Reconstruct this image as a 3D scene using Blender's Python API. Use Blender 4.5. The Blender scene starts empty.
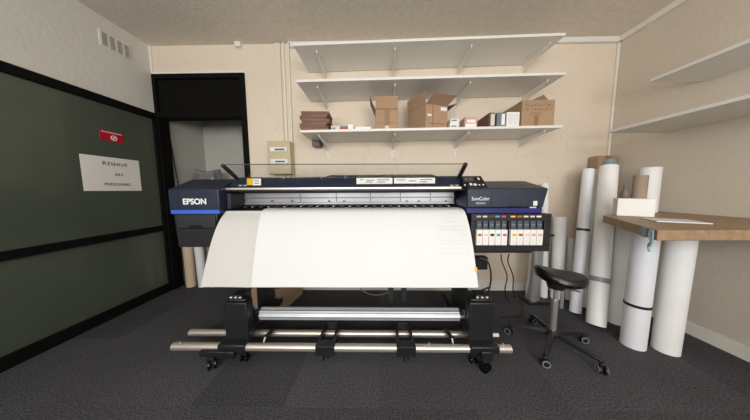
import bpy, bmesh, math, random
from mathutils import Vector, Matrix
random.seed(7)
D = bpy.data; C = bpy.context.scene.collection

# ---------------------------------------------------------------- camera model
F = 212.0; PITCH, YAW, ROLL, H = 5.4, 1.0, 0.3, 1.13
_p, _y, _r = map(math.radians, (PITCH, YAW, ROLL))
CAM = Vector((0, 0, H))
_f = Vector((-math.sin(_y)*math.cos(_p), math.cos(_y)*math.cos(_p), -math.sin(_p)))
_rt = Vector((math.cos(_y), math.sin(_y), 0)); _up = _rt.cross(_f)
_r2 = _rt*math.cos(_r) - _up*math.sin(_r); _u2 = _up*math.cos(_r) + _rt*math.sin(_r)
def at(x, y, Y=None, X=None, Z=None):          # measure: where a sight line meets a plane of the room
    d = _f*F + _r2*(x-375) + _u2*(210-y)
    t = Y/d.y if Y is not None else (X/d.x if X is not None else (Z-H)/d.z)
    return CAM + d*t

# ---------------------------------------------------------------- materials
def srgb(h):
    c = [int(h[i:i+2], 16)/255 for i in (0, 2, 4)]
    return [(v/12.92 if v <= .04045 else ((v+.055)/1.055)**2.4) for v in c] + [1]
def mat(name, col, rough=.5, metal=0, var=.0, scale=8, bump=0, bscale=None, trans=0, coat=0, emit=0, detail=4):
    m = D.materials.new(name); m.use_nodes = True; nt = m.node_tree
    b = nt.nodes['Principled BSDF']; c = srgb(col)
    b.inputs['Base Color'].default_value = c
    b.inputs['Roughness'].default_value = rough; b.inputs['Metallic'].default_value = metal
    b.inputs['Transmission Weight'].default_value = trans; b.inputs['Coat Weight'].default_value = coat
    tc = nt.nodes.new('ShaderNodeTexCoord')
    n = nt.nodes.new('ShaderNodeTexNoise'); n.inputs['Scale'].default_value = scale; n.inputs['Detail'].default_value = detail
    nt.links.new(tc.outputs['Object'], n.inputs['Vector'])
    v = var if var else .02
    r = nt.nodes.new('ShaderNodeValToRGB'); r.color_ramp.elements[0].position = .3; r.color_ramp.elements[1].position = .7
    r.color_ramp.elements[0].color = [x*(1-v) for x in c[:3]]+[1]; r.color_ramp.elements[1].color = [min(1, x*(1+v)) for x in c[:3]]+[1]
    nt.links.new(n.outputs['Fac'], r.inputs['Fac']); nt.links.new(r.outputs['Color'], b.inputs['Base Color'])
    if bump:
        n2 = nt.nodes.new('ShaderNodeTexNoise'); n2.inputs['Scale'].default_value = bscale or scale*4; n2.inputs['Detail'].default_value = 5
        nt.links.new(tc.outputs['Object'], n2.inputs['Vector'])
        bp = nt.nodes.new('ShaderNodeBump'); bp.inputs['Strength'].default_value = bump; bp.inputs['Distance'].default_value = .01
        nt.links.new(n2.outputs['Fac'], bp.inputs['Height']); nt.links.new(bp.outputs['Normal'], b.inputs['Normal'])
    if emit:
        b.inputs['Emission Color'].default_value = c; b.inputs['Emission Strength'].default_value = emit
    return m

def carpet_mat():
    m = mat('charcoal_carpet', '4c4c4f', 1, 0, .55, 110, .8, 160, detail=8); nt = m.node_tree
    b = nt.nodes['Principled BSDF']; base = b.inputs['Base Color'].links[0].from_socket
    b.inputs['Specular IOR Level'].default_value = .15
    tc = nt.nodes['Texture Coordinate']
    mp = nt.nodes.new('ShaderNodeVectorMath'); mp.operation = 'MULTIPLY'; mp.inputs[1].default_value = (2, 2, 2)
    nt.links.new(tc.outputs['Object'], mp.inputs[0])
    fl = nt.nodes.new('ShaderNodeVectorMath'); fl.operation = 'FLOOR'; nt.links.new(mp.outputs[0], fl.inputs[0])
    wn = nt.nodes.new('ShaderNodeTexWhiteNoise'); wn.noise_dimensions = '2D'; nt.links.new(fl.outputs[0], wn.inputs['Vector'])
    mr = nt.nodes.new('ShaderNodeMapRange'); mr.inputs['To Min'].default_value = .84; mr.inputs['To Max'].default_value = 1.16
    nt.links.new(wn.outputs['Value'], mr.inputs['Value'])
    mx = nt.nodes.new('ShaderNodeVectorMath'); mx.operation = 'SCALE'
    nt.links.new(base, mx.inputs[0]); nt.links.new(mr.outputs[0], mx.inputs['Scale'])
    # slow worn patches
    n3 = nt.nodes.new('ShaderNodeTexNoise'); n3.inputs['Scale'].default_value = 2.2; n3.inputs['Detail'].default_value = 3
    nt.links.new(tc.outputs['Object'], n3.inputs['Vector'])
    m3 = nt.nodes.new('ShaderNodeMapRange'); m3.inputs['To Min'].default_value = .8; m3.inputs['To Max'].default_value = 1.2
    nt.links.new(n3.outputs['Fac'], m3.inputs['Value'])
    mx2 = nt.nodes.new('ShaderNodeVectorMath'); mx2.operation = 'SCALE'
    nt.links.new(mx.outputs[0], mx2.inputs[0]); nt.links.new(m3.outputs[0], mx2.inputs['Scale'])
    nt.links.new(mx2.outputs[0], b.inputs['Base Color'])
    return m

def wall_mat(name, col, cracks=0.0):
    m = mat(name, col, .75, 0, .045, 1.6, .25, 30); nt = m.node_tree
    if cracks:
        b = nt.nodes['Principled BSDF']; base = b.inputs['Base Color'].links[0].from_socket
        tc = nt.nodes['Texture Coordinate']
        nz = nt.nodes.new('ShaderNodeTexNoise'); nz.inputs['Scale'].default_value = 5; nz.inputs['Detail'].default_value = 5
        nt.links.new(tc.outputs['Object'], nz.inputs['Vector'])
        ad = nt.nodes.new('ShaderNodeVectorMath'); ad.operation = 'MULTIPLY_ADD'; ad.inputs[1].default_value = (.35, .35, .35)
        nt.links.new(nz.outputs['Color'], ad.inputs[0]); nt.links.new(tc.outputs['Object'], ad.inputs[2])
        vo = nt.nodes.new('ShaderNodeTexVoronoi'); vo.feature = 'DISTANCE_TO_EDGE'; vo.inputs['Scale'].default_value = 1.7
        nt.links.new(ad.outputs[0], vo.inputs['Vector'])
        lt = nt.nodes.new('ShaderNodeMapRange'); lt.inputs['From Max'].default_value = .009
        nt.links.new(vo.outputs['Distance'], lt.inputs['Value'])
        n4 = nt.nodes.new('ShaderNodeTexNoise'); n4.inputs['Scale'].default_value = 1.1
        nt.links.new(tc.outputs['Object'], n4.inputs['Vector'])
        gate = nt.nodes.new('ShaderNodeMapRange'); gate.inputs['From Min'].default_value = .48; gate.inputs['From Max'].default_value = .56
        nt.links.new(n4.outputs['Fac'], gate.inputs['Value'])
        mul = nt.nodes.new('ShaderNodeMath'); mul.operation = 'MULTIPLY'
        inv = nt.nodes.new('ShaderNodeMath'); inv.operation = 'SUBTRACT'; inv.inputs[0].default_value = 1
        nt.links.new(lt.outputs[0], inv.inputs[1]); nt.links.new(inv.outputs[0], mul.inputs[0]); nt.links.new(gate.outputs[0], mul.inputs[1])
        mu2 = nt.nodes.new('ShaderNodeMath'); mu2.operation = 'MULTIPLY'; mu2.inputs[1].default_value = cracks
        nt.links.new(mul.outputs[0], mu2.inputs[0])
        mx = nt.nodes.new('ShaderNodeMix'); mx.data_type = 'RGBA'
        nt.links.new(mu2.outputs[0], mx.inputs['Factor']); nt.links.new(base, mx.inputs['A']); mx.inputs['B'].default_value = srgb('8d7c66')
        nt.links.new(mx.outputs['Result'], b.inputs['Base Color'])
    return m

def ribbed_metal(name, col):
    return mat(name, col, .3, 1, .05, 10)

def wood_mat():
    m = mat('light_wood', '957c5e', .5, 0, .18, 3); nt = m.node_tree
    n = [x for x in nt.nodes if x.type == 'TEX_NOISE'][0]
    mp = nt.nodes.new('ShaderNodeMapping'); mp.inputs['Scale'].default_value = (14, 1.5, 14)
    nt.links.new(nt.nodes['Texture Coordinate'].outputs['Object'], mp.inputs['Vector']); nt.links.new(mp.outputs[0], n.inputs['Vector'])
    return m

M = dict(
    wall=wall_mat('cream_plaster', 'e0d2bf', .2), wall_l=wall_mat('white_plaster', 'd2d0c8'), wall_r=wall_mat('ivory_plaster', 'd0c6b7', .1),
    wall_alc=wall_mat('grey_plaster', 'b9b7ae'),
    ceil=mat('stippled_ceiling', 'dcd3c6', .9, 0, .06, 22, .4, 60), carpet=carpet_mat(),
    white=mat('white_paint', 'e6e2d8', .45, 0, .03, 3), shelf=mat('white_laminate', 'e4e2dd', .3, 0, .03, 1.5),
    black=mat('black_plastic', '1d1d20', .42, 0, .1, 20), blackg=mat('black_gloss', '0c0c0d', .22, 0, .1, 10),
    frame=mat('black_painted_wood', '0d0c0b', .8, 0, .2, 6), navy=mat('navy_plastic', '1a2439', .4, 0, .06, 30, .15, 400),
    dgrey=mat('dark_grey_plastic', '26272b', .5, 0, .05, 20), blue=mat('blue_stripe_plastic', '3a63d8', .35),
    indigo=mat('indigo_stripe_plastic', '1f2566', .35, 0, .25, 6), green=mat('green_frosted_glass', '4c5448', .3, 0, .12, 1.5, coat=.2),
    paper=mat('white_paper', 'dcdede', .65, 0, .01, 2), paperg=mat('greyish_film', 'cccbc7', .5, 0, .02, 2),
    steel=mat('brushed_steel', 'd9d2c8', .34, .75, .05, 6), chrome=mat('chrome', 'd2d2d2', .28, .8), alu=mat('aluminium', 'c0c4c9', .36, .45, .05, 8),
    railm=mat('grey_rail_paint', '98989a', .35, .5, .12, 5), card=mat('cardboard', 'a78a6e', .85, 0, .08, 5), cardd=mat('dark_cardboard', '75594c', .85, 0, .1, 5),
    cardi=mat('cardboard_inside', '8f715a', .9, 0, .1, 5), tapem=mat('packing_tape', '8f6e4c', .35), kraft=mat('kraft_tube', '9a8977', .8, 0, .06, 8),
    beige=mat('beige_roll', 'cbb69c', .7, 0, .05, 5), red=mat('red_sign', 'b0102c', .4), ink=mat('black_ink', '1a1a1c', .7), wtext=mat('white_lettering', 'f0f0f2', .5),
    leather=mat('black_leather', '0e0e0f', .3, 0, .15, 25, .25, 60), wood=wood_mat(), rollw=mat('white_roll_paper', 'efefed', .5, 0, .03, 4),
    rollc=mat('cool_white_roll', 'e9ebf0', .45, 0, .03, 4), rollg=mat('greyish_roll', 'd8dad5', .5, 0, .04, 4),
    grey=mat('grey_plastic', '8a8c90', .45), adapt=mat('taupe_plastic', '6f675e', .5), greyd=mat('slate_plastic', '47505a', .45, 0, .1, 40), bluegrey=mat('blue_grey_film', '82929a', .3, 0, .2, 30),
    panel=mat('beige_panel_plastic', 'c2b595', .45, 0, .03, 8), yellow=mat('yellow_label', 'e8b820', .5), lab=mat('white_label', 'e9e7e2', .5),
    vent=mat('vent_grey', 'a5a299', .7, 0, .1, 20), printm=mat('faint_grey_print', 'd6d4d0', .7), bluetape=mat('blue_tape', '88a3b0', .5),
    pink=mat('pinkish_carton', 'c7a79a', .8, 0, .08, 6), blueg=mat('blue_grey_carton', '707884', .7, 0, .08, 6), redc=mat('red_carton', 'b05050', .7),
    magenta=mat('magenta_tab', 'c84a78', .5), cyan=mat('cyan_tab', '46a6b4', .5), orange=mat('orange_tab', 'c05a30', .5), ltgrey=mat('light_grey_tab', 'cfcdc6', .5), kh=mat('khaki_tab', 'b5b28a', .5), dk=mat('dark_tab', '3c4a44', .5),
    lcyan=mat('sky_blue_tab', '3f8fc8', .5),
)
def glass_mat(name, tint, rough, alpha):
    m = mat(name, tint, rough, 0, trans=1)
    m.node_tree.nodes['Principled BSDF'].inputs['IOR'].default_value = 1.2
    return m
for k_ in ('frame', 'blackg'): M[k_].node_tree.nodes['Principled BSDF'].inputs['Specular IOR Level'].default_value = .12 if k_ == 'frame' else .4
M['glass'] = glass_mat('clear_cover', 'f2f6f4', .03, 1)
def plastic_wrap():
    m = mat('clear_wrap', 'f0f0ec', .08, 0, .1, 14, 1.0, 26, trans=.85); return m
M['wrap'] = plastic_wrap()

# ---------------------------------------------------------------- mesh helpers
def B(): return bmesh.new()
def box(bm, x0, x1, y0, y1, z0, z1, rot=0, c=None):
    vs = [bm.verts.new((x, y, z)) for x in (x0, x1) for y in (y0, y1) for z in (z0, z1)]
    for f in ((0,1,3,2), (4,6,7,5), (0,4,5,1), (2,3,7,6), (0,2,6,4), (1,5,7,3)): bm.faces.new([vs[i] for i in f])
    if rot:
        cc = Vector(c) if c else Vector(((x0+x1)/2, (y0+y1)/2, (z0+z1)/2))
        bmesh.ops.rotate(bm, verts=vs, cent=cc, matrix=Matrix.Rotation(rot, 3, 'Z'))
    return vs
def hexa(bm, pts):                 # 8 points: bottom 4 ccw, top 4 ccw
    vs = [bm.verts.new(p) for p in pts]
    for f in ((3,2,1,0), (4,5,6,7), (0,1,5,4), (1,2,6,5), (2,3,7,6), (3,0,4,7)): bm.faces.new([vs[i] for i in f])
def loft(bm, secs, cap=True):      # rings of equal length
    rr = [[bm.verts.new(p) for p in s] for s in secs]; n = len(rr[0])
    for a, b in zip(rr, rr[1:]):
        for i in range(n): bm.faces.new((a[i], a[(i+1) % n], b[(i+1) % n], b[i]))
    if cap: bm.faces.new(list(reversed(rr[0]))); bm.faces.new(rr[-1])
def frame_of(d):
    d = d.normalized(); a = Vector((0, 0, 1)) if abs(d.z) < .9 else Vector((0, 1, 0))
    u = d.cross(a).normalized(); return u, d.cross(u).normalized()
def cyl(bm, p0, p1, r0, r1=None, n=24, cap=True):
    p0, p1 = Vector(p0), Vector(p1); r1 = r0 if r1 is None else r1; u, v = frame_of(p1-p0)
    loft(bm, [[p + (u*math.cos(2*math.pi*i/n) + v*math.sin(2*math.pi*i/n))*r for i in range(n)] for p, r in ((p0, r0), (p1, r1))], cap)
def pipe(bm, p0, p1, r, wall, n=28):   # hollow tube
    p0, p1 = Vector(p0), Vector(p1); u, v = frame_of(p1-p0); ri = r-wall; rings = []
    for p, q in ((p0, r), (p1, r), (p1, ri), (p0, ri)):
        rings.append([bm.verts.new(p + (u*math.cos(2*math.pi*i/n) + v*math.sin(2*math.pi*i/n))*q) for i in range(n)])
    for k in range(4):
        a, b = rings[k], rings[(k+1) % 4]
        for i in range(n): bm.faces.new((a[i], a[(i+1) % n], b[(i+1) % n], b[i]))
def lathe(bm, base, axis, prof, n=32):
    base, axis = Vector(base), Vector(axis).normalized(); u, v = frame_of(axis)
    loft(bm, [[base + axis*h + (u*math.cos(2*math.pi*i/n) + v*math.sin(2*math.pi*i/n))*r for i in range(n)] for r, h in prof])
def wire(bm, pts, r, n=8, sub=6):      # smooth cable through points
    P = [Vector(p) for p in pts]; Q = []
    for i in range(len(P)-1):
        a, b, c, d = P[max(i-1, 0)], P[i], P[i+1], P[min(i+2, len(P)-1)]
        for k in range(sub):
            t = k/sub; Q.append(.5*((2*b) + (c-a)*t + (2*a-5*b+4*c-d)*t*t + (3*b-a-3*c+d)*t**3))
    Q.append(P[-1]); secs = []; u = None
    for i, q in enumerate(Q):
        d = (Q[min(i+1, len(Q)-1)] - Q[max(i-1, 0)]).normalized()
        if u is None: u = frame_of(d)[0]
        u = (u - d*u.dot(d)).normalized(); v = d.cross(u)
        secs.append([q + (u*math.cos(2*math.pi*k/n) + v*math.sin(2*math.pi*k/n))*r for k in range(n)])
    loft(bm, secs)
def prism(bm, pts, d):                 # polygon (3D points) pushed by vector d
    a = [bm.verts.new(p) for p in pts]; b = [bm.verts.new(Vector(p)+Vector(d)) for p in pts]; n = len(a)
    bm.faces.new(list(reversed(a))); bm.faces.new(b)
    for i in range(n): bm.faces.new((a[i], a[(i+1) % n], b[(i+1) % n], b[i]))

POS = {}
def make(name, bm, m, parent=None, bevel=0, smooth=True, org=None, segs=2):
    bmesh.ops.recalc_face_normals(bm, faces=bm.faces[:])
    if parent is None and org is None:
        xs = [v.co.x for v in bm.verts]; ys = [v.co.y for v in bm.verts]; zs = [v.co.z for v in bm.verts]
        org = Vector(((min(xs)+max(xs))/2, (min(ys)+max(ys))/2, min(zs)))
    if parent is not None: org = POS[parent.name]
    org = Vector(org); bmesh.ops.translate(bm, verts=bm.verts[:], vec=-org)
    me = D.meshes.new(name); bm.to_mesh(me); bm.free()
    me.materials.append(M[m] if isinstance(m, str) else m)
    o = D.objects.new(name, me); C.objects.link(o); POS[o.name] = org
    if parent is not None: o.parent = parent
    else: o.location = org
    if bevel:
        b = o.modifiers.new('bevel', 'BEVEL'); b.width = bevel; b.segments = segs; b.limit_method = 'ANGLE'; b.angle_limit = .6
    if smooth:
        for p in me.polygons: p.use_smooth = True
        me.set_sharp_from_angle(angle=math.radians(35))
    return o
def tag(o, label=None, cat=None, group=None, kind=None):
    if label: o['label'] = label
    if cat: o['category'] = cat
    if group: o['group'] = group
    if kind: o['kind'] = kind
    return o
def empty(name, loc, label=None, cat=None, group=None, kind=None):
    o = D.objects.new(name, None); C.objects.link(o); o.location = loc; POS[o.name] = Vector(loc); o.empty_display_size = .1
    return tag(o, label, cat, group, kind)
def dup(root, dv, label=None):
    def rec(o, parent):
        c = o.copy(); C.objects.link(c)
        if parent is not None: c.parent = parent
        POS[c.name] = POS[o.name] + Vector(dv)
        for ch in [x for x in D.objects if x.parent == o]: rec(ch, c)
        return c
    r = rec(root, None); r.location = root.location + Vector(dv)
    if label: r['label'] = label
    return r
def bx(name, m, parent, *a, bevel=0, **k):
    bm = B(); box(bm, *a, **k); return make(name, bm, m, parent, bevel)
def text(name, s, m, parent, origin, size, right, up, align='CENTER', squash=1, ext=.0006, bold=0):
    cu = D.curves.new('lettering', 'FONT'); cu.body = s; cu.size = size; cu.align_x = align; cu.align_y = 'CENTER'; cu.extrude = ext; cu.offset = bold
    o = D.objects.new('lettering', cu); C.objects.link(o); bpy.context.view_layer.update()
    me = D.meshes.new_from_object(o.evaluated_get(bpy.context.evaluated_depsgraph_get())); D.objects.remove(o); D.curves.remove(cu)
    r, u = Vector(right).normalized(), Vector(up).normalized(); n = r.cross(u); q = Vector(origin) - POS[parent.name]
    for v in me.vertices: c = v.co.copy(); v.co = q + r*c.x*squash + u*c.y + n*c.z
    me.materials.clear(); me.materials.append(M[m]); o2 = D.objects.new(name, me); C.objects.link(o2); o2.parent = parent; POS[o2.name] = POS[parent.name]
    return o2

# ---------------------------------------------------------------- room
YW = 2.32; XL = -2.38; XR = 2.42; ZC = 2.635; YF = -1.9
def struct(name, bm, m, bevel=0): return tag(make(name, bm, m, None, bevel, smooth=False, org=(0, 0, 0)), kind='structure')
bm = B(); box(bm, XL-.15, XR+.15, YF-.15, YW+.9, -.1, 0); struct('floor', bm, 'carpet')
bm = B(); box(bm, XL-.15, XR+.15, YF-.15, YW+.9, ZC, ZC+.1); struct('ceiling', bm, 'ceil')
o_r = at(247, 130, Y=YW).x; o_t = at(200, 72, Y=YW).z      # doorway in the far wall
bm = B(); box(bm, o_r, XR+.15, YW, YW+.12, 0, ZC); box(bm, XL-.15, o_r, YW, YW+.12, o_t, ZC); struct('wall_back', bm, 'wall')
bm = B(); box(bm, XR, XR+.12, YF-.15, YW, 0, ZC); struct('wall_right', bm, 'wall_r')
# left wall: plaster above and before the partition, which fills the lower part
PZ1 = at(155, 115, X=XL).z
bm = B(); box(bm, XL-.12, XL, YF-.15, YW, PZ1+.02, ZC); box(bm, XL-.12, XL, YF-.15, .35, 0, PZ1+.02); struct('wall_left', bm, 'wall_l')
# passage behind the doorway
bm = B(); box(bm, XL-.15, XL-.01, YW+.12, YW+.62, 0, ZC); box(bm, XL-.15, o_r+.5, YW+.62, YW+.7, 0, ZC); box(bm, o_r+.4, o_r+.5, YW+.12, YW+.62, 0, ZC)
struct('wall_passage', bm, 'wall_alc')
# wall behind the camera with two windows
bm = B()
wins = ((-1.85, -.25), (.25, 1.85)); wz0, wz1 = .95, 2.3
xs = [XL-.15, wins[0][0], wins[0][1], wins[1][0], wins[1][1], XR+.15]
for i in (0, 2, 4): box(bm, xs[i], xs[i+1], YF-.12, YF, 0, ZC)
for a, b in wins: box(bm, a, b, YF-.12, YF, 0, wz0); box(bm, a, b, YF-.12, YF, wz1, ZC)
struct('wall_front', bm, 'wall')
for i, (a, b) in enumerate(wins):
    w = empty('window_%d' % (i+1), ((a+b)/2, YF, wz0), kind='structure'); bm = B()
    for q in ((a, a+.05, wz0, wz1), (b-.05, b, wz0, wz1), ((a+b)/2-.025, (a+b)/2+.025, wz0, wz1), (a, b, wz0, wz0+.05), (a, b, wz1-.05, wz1)):
        box(bm, q[0], q[1], YF-.09, YF-.03, q[2], q[3])
    make('window_frame', bm, 'white', w)
# skirting + ceiling conduit + corner strips + pipes
bm = B(); box(bm, o_r+.03, XR, YW-.015, YW, 0, .09); struct('baseboard_back', bm, 'white')
bm = B(); box(bm, XR-.012, XR, YF, YW-.02, 0, .09); struct('baseboard_right', bm, 'white')
px0 = at(284, 60, Y=YW).x; px1 = at(289.5, 60, Y=YW).x
cz = at(450, 43, Y=YW).z
bm = B(); box(bm, px1+.02, XR-.02, YW-.035, YW-.001, cz-.03, cz+.02); box(bm, XR-.035, XR-.001, -1.2, YW-.036, cz-.03, cz+.02); struct('trim_1', bm, 'white', .006)
bm = B(); box(bm, XR-.022, XR-.001, YW-.022, YW-.001, .1, cz-.031); struct('trim_2', bm, 'white', .005)
bm = B(); box(bm, XL, XL+.02, YW-.02, YW, o_t, ZC); struct('trim_3', bm, 'white', .004)
bm = B()
wire(bm, [(px1, YW-.02, 1.25), (px1, YW-.02, 1.8), (px1, YW-.02, cz-.06), (px1+.02, YW-.03, cz+.02), (px1+.1, YW-.03, cz+.03), (px1+.5, YW-.03, cz+.035), (XR-.3, YW-.03, cz+.035)], .008); struct('trim_4', bm, 'white')
bm = B(); cyl(bm, (px0, YW-.013, .1), (px0, YW-.013, ZC-.001), .011); struct('trim_5', bm, 'white')
bm = B(); box(bm, px0-.09, px0-.03, YW-.018, YW, .1, ZC); struct('trim_6', bm, 'wall', .004)
c1 = at(240, 45, Y=YW); bm = B(); box(bm, c1.x-.03, c1.x+.03, YW-.05, YW, c1.z-.04, c1.z+.03); box(bm, c1.x-.035, c1.x+.035, YW-.01, YW, c1.z-.045, c1.z+.035)
tag(make('junction_box', bm, 'white', None, .005), 'small white plastic junction box on the wall above the doorway', 'junction box')

# --- partition of dark frames with green panes on the left (structure)
fr = empty('door_1', (XL, 1.3, 0), kind='structure')
pe = at(95, 93, X=XL); zmid = at(95, 240, X=XL).z; zm2 = at(160, 230, X=XL).z
st_y0 = at(160, 190, X=XL).y; y_near = .36
bm = B(); box(bm, XL-.05, XL+.012, y_near, YW-.01, PZ1-.05, PZ1+.015)             # head
box(bm, XL-.05, XL+.012, y_near, YW-.01, 0, .09)                                 # sill
box(bm, XL-.05, XL+.014, st_y0, YW-.01, .09, PZ1-.05)                            # stile at the corner
box(bm, XL-.05, XL+.012, st_y0-1.25, st_y0-1.17, .09, PZ1-.05)
box(bm, XL-.05, XL+.012, y_near, y_near+.06, .09, PZ1-.05)
make('frame', bm, 'frame', fr, .004)
bx('middle_rail', 'frame', fr, XL-.045, XL+.01, y_near+.06, st_y0, zmid-.03, zmid+.03, bevel=.003)
bx('pane', 'green', fr, XL-.03, XL-.012, st_y0-1.16, st_y0+.01, zmid+.02, PZ1-.04)
bx('pane', 'green', fr, XL-.03, XL-.012, st_y0-1.16, st_y0+.01, .08, zmid-.02)
bx('pane', 'green', fr, XL-.03, XL-.012, y_near+.05, st_y0-1.24, zmid+.02, PZ1-.04)
bx('pane', 'green', fr, XL-.03, XL-.012, y_near+.05, st_y0-1.24, .08, zmid-.02)
# --- far doorway: dark frame and dark transom
fr = empty('door_2', (XL+.3, YW, 0), kind='structure')
t0 = at(200, 76, Y=YW).z; t1 = at(200, 117, Y=YW).z
bm = B(); box(bm, o_r-.045, o_r+.012, YW-.02, YW+.1, 0, o_t-.02); box(bm, XL, XL+.035, YW-.02, YW+.1, 0, o_t-.02)
box(bm, XL+.035, o_r-.045, YW-.02, YW+.1, t0-.03, o_t-.02); box(bm, XL+.035, o_r-.045, YW-.02, YW+.1, t1-.01, t1+.05)
make('frame', bm, 'frame', fr, .004)
bx('transom_panel', 'frame', fr, XL+.035, o_r-.045, YW+.01, YW+.04, t1+.05, t0-.03)
bx('head_strip', 'white', fr, XL, o_r+.012, YW-.012, YW+.02, o_t-.02, o_t)

# --- vent, red sign, staff notice
v0 = at(99, 35, X=XL); v1 = at(129, 50, X=XL)
n_v = 4; yv0, yv1 = v0.y, v1.y; zt = at(99, 30, X=XL).z; zb = at(99, 43, X=XL).z
ve = empty('ventilation_grille', (XL, yv0, zb), 'white ventilation grille with four grey louvred squares high on the left wall', 'vent')
bx('plate', 'white', ve, XL, XL+.006, yv0-.005, yv1+.005, zb-.008, zt+.008, bevel=.002)
w = (yv1-yv0)/4
for i in range(4):
    bm = B(); a, b = yv0+i*w+.01, yv0+(i+1)*w-.01
    for k in range(9): z = zb+(zt-zb)*(k+.15)/9; box(bm, XL+.006, XL+.012, a, b, z, z+(zt-zb)/9*.6)
    make('louvre', bm, 'vent', ve)
r0 = at(101, 135, X=XL); r1 = at(124, 138, X=XL); rz1 = at(101, 129, X=XL).z; rz0 = at(101, 139.5, X=XL).z
sg = empty('warning_sign', (XL, r0.y, rz0), 'small red sign with a white round symbol on the green pane', 'sign')
bx('sign_plate', 'red', sg, XL-.012, XL-.006, r0.y, r1.y, rz0, rz1)
bm = B(); ym = (r0.y+r1.y)/2+.01; zc = (rz0+rz1)/2-.012
n = 20
for a0 in range(n):
    a, b = 2*math.pi*a0/n, 2*math.pi*(a0+1)/n
    hexa(bm, [(XL-.006, ym+.017*math.cos(a), zc+.017*math.sin(a)), (XL-.006, ym+.017*math.cos(b), zc+.017*math.sin(b)), (XL-.006, ym+.023*math.cos(b), zc+.023*math.sin(b)), (XL-.006, ym+.023*math.cos(a), zc+.023*math.sin(a)),
              (XL-.005, ym+.017*math.cos(a), zc+.017*math.sin(a)), (XL-.005, ym+.017*math.cos(b), zc+.017*math.sin(b)), (XL-.005, ym+.023*math.cos(b), zc+.023*math.sin(b)), (XL-.005, ym+.023*math.cos(a), zc+.023*math.sin(a))])
box(bm, XL-.006, XL-.005, ym-.009, ym+.008, zc-.003, zc+.003); box(bm, XL-.006, XL-.005, ym-.001, ym+.012, zc+.004, zc+.009); box(bm, XL-.006, XL-.005, ym-.01, ym+.004, zc-.01, zc-.005)
make('symbol', bm, 'wtext', sg)
bm = B(); yy = r0.y+.01
while yy < r1.y-.012:
    ww = random.uniform(.005, .009); box(bm, XL-.006, XL-.005, yy, yy+ww, rz1-.017, rz1-.011); yy += ww+.003
make('text_line', bm, 'wtext', sg)
ny1 = at(141, 175, X=XL).y; ny0 = ny1-.42; nz1 = at(141, 161, X=XL).z; nz0 = nz1-.297
nt_ = empty('staff_notice', (XL, (ny0+ny1)/2, nz0), 'large white paper notice reading staff only in French on the green pane', 'notice')
bx('sheet', 'lab', nt_, XL-.012, XL-.009, ny0, ny1, nz0, nz1)
nm = (ny0+ny1)/2+.02; hz = nz1-nz0
def smallcaps(y, z, first, rest, s):
    text('lettering', first, 'ink', nt_, (XL-.0085, y-.0, z+.003), s*1.25, (0, 1, 0), (0, 0, 1), 'RIGHT', 1.1)
    text('lettering', rest, 'ink', nt_, (XL-.0085, y+.004, z), s, (0, 1, 0), (0, 0, 1), 'LEFT', 1.25)
smallcaps(nm-.065, nz1-.06, 'R', 'ÉSERVÉ', .038)
text('lettering', 'AU', 'ink', nt_, (XL-.0085, nm+.015, nz1-.15), .036, (0, 1, 0), (0, 0, 1), 'CENTER', 1.25)
text('lettering', 'PERSONNEL', 'ink', nt_, (XL-.0085, nm+.005, nz1-.24), .034, (0, 1, 0), (0, 0, 1), 'CENTER', 1.1)

# --- breaker panel and pipe
e0 = at(267, 141, Y=YW-.11); e1 = at(291, 171, Y=YW-.11)
eb = empty('breaker_panel', (e0.x, YW, e1.z), 'beige electrical breaker box on the wall left of the shelves', 'breaker box')
bx('housing', 'panel', eb, e0.x, e1.x, YW-.11, YW-.001, e1.z-.03, e0.z, bevel=.006)
for k, zc in enumerate((at(280, 149.5, Y=YW-.11).z, at(280, 161.5, Y=YW-.11).z)):
    row = bx('breaker_row', 'lab', eb, e0.x+.03, e1.x-.03, YW-.122, YW-.108, zc-.022, zc+.022, bevel=.002)
    bm = B(); xx = e0.x+.085
    while xx < e1.x-.05: box(bm, xx, xx+.011, YW-.129, YW-.12, zc-.01, zc+.006); xx += .017
    make('switch', bm, 'black', row)
text('lettering', 'E', 'ink', eb, (e0.x+.05, YW-.1235, at(280, 161.5, Y=YW-.11).z), .02, (1, 0, 0), (0, 0, 1))

# ---------------------------------------------------------------- wall shelves
SH = []
def shelf(fl, fr_, Yf, label):
    a = at(fl[0], fl[1], Y=Yf); b = at(fr_[0], fr_[1], Y=Yf); t = .022
    bm = B(); hexa(bm, [(a.x, Yf, a.z-t), (b.x, Yf, b.z-t), (b.x, YW-.012, b.z-t), (a.x, YW-.012, a.z-t), (a.x, Yf, a.z), (b.x, Yf, b.z), (b.x, YW-.012, b.z), (a.x, YW-.012, a.z)])
    SH.append((a, b, t, Yf)); return tag(make('wall_shelf', bm, 'shelf', None, .002), label, 'shelf', 'long white shelves on the far wall')
shelf((293, 43), (566, 32.5), 1.90, 'long white shelf at the top, empty, just under the ceiling')
shelf((296, 79.5), (566, 72), 1.90, 'long white empty shelf in the middle of the three')
shelf((300, 130), (563, 125), 1.90, 'long white shelf at the bottom, carrying the cardboard boxes')
def sz(i, x, under=False):
    a, b, t, Yf = SH[i]; k = (x-a.x)/(b.x-a.x); return a.z+(b.z-a.z)*k - (t if under else 0)
ups = [at(x, y, Y=YW).x for x, y in ((327, 100), (392.5, 100), (456, 100), (521, 98))]
zlo = at(392, 158, Y=YW).z
nameu = ['leftmost white slotted upright, rising behind the stack of brown folders', 'white slotted upright behind the tall taped carton', 'white slotted upright behind the big open carton', 'rightmost white slotted upright, behind the carton with handwriting']
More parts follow.
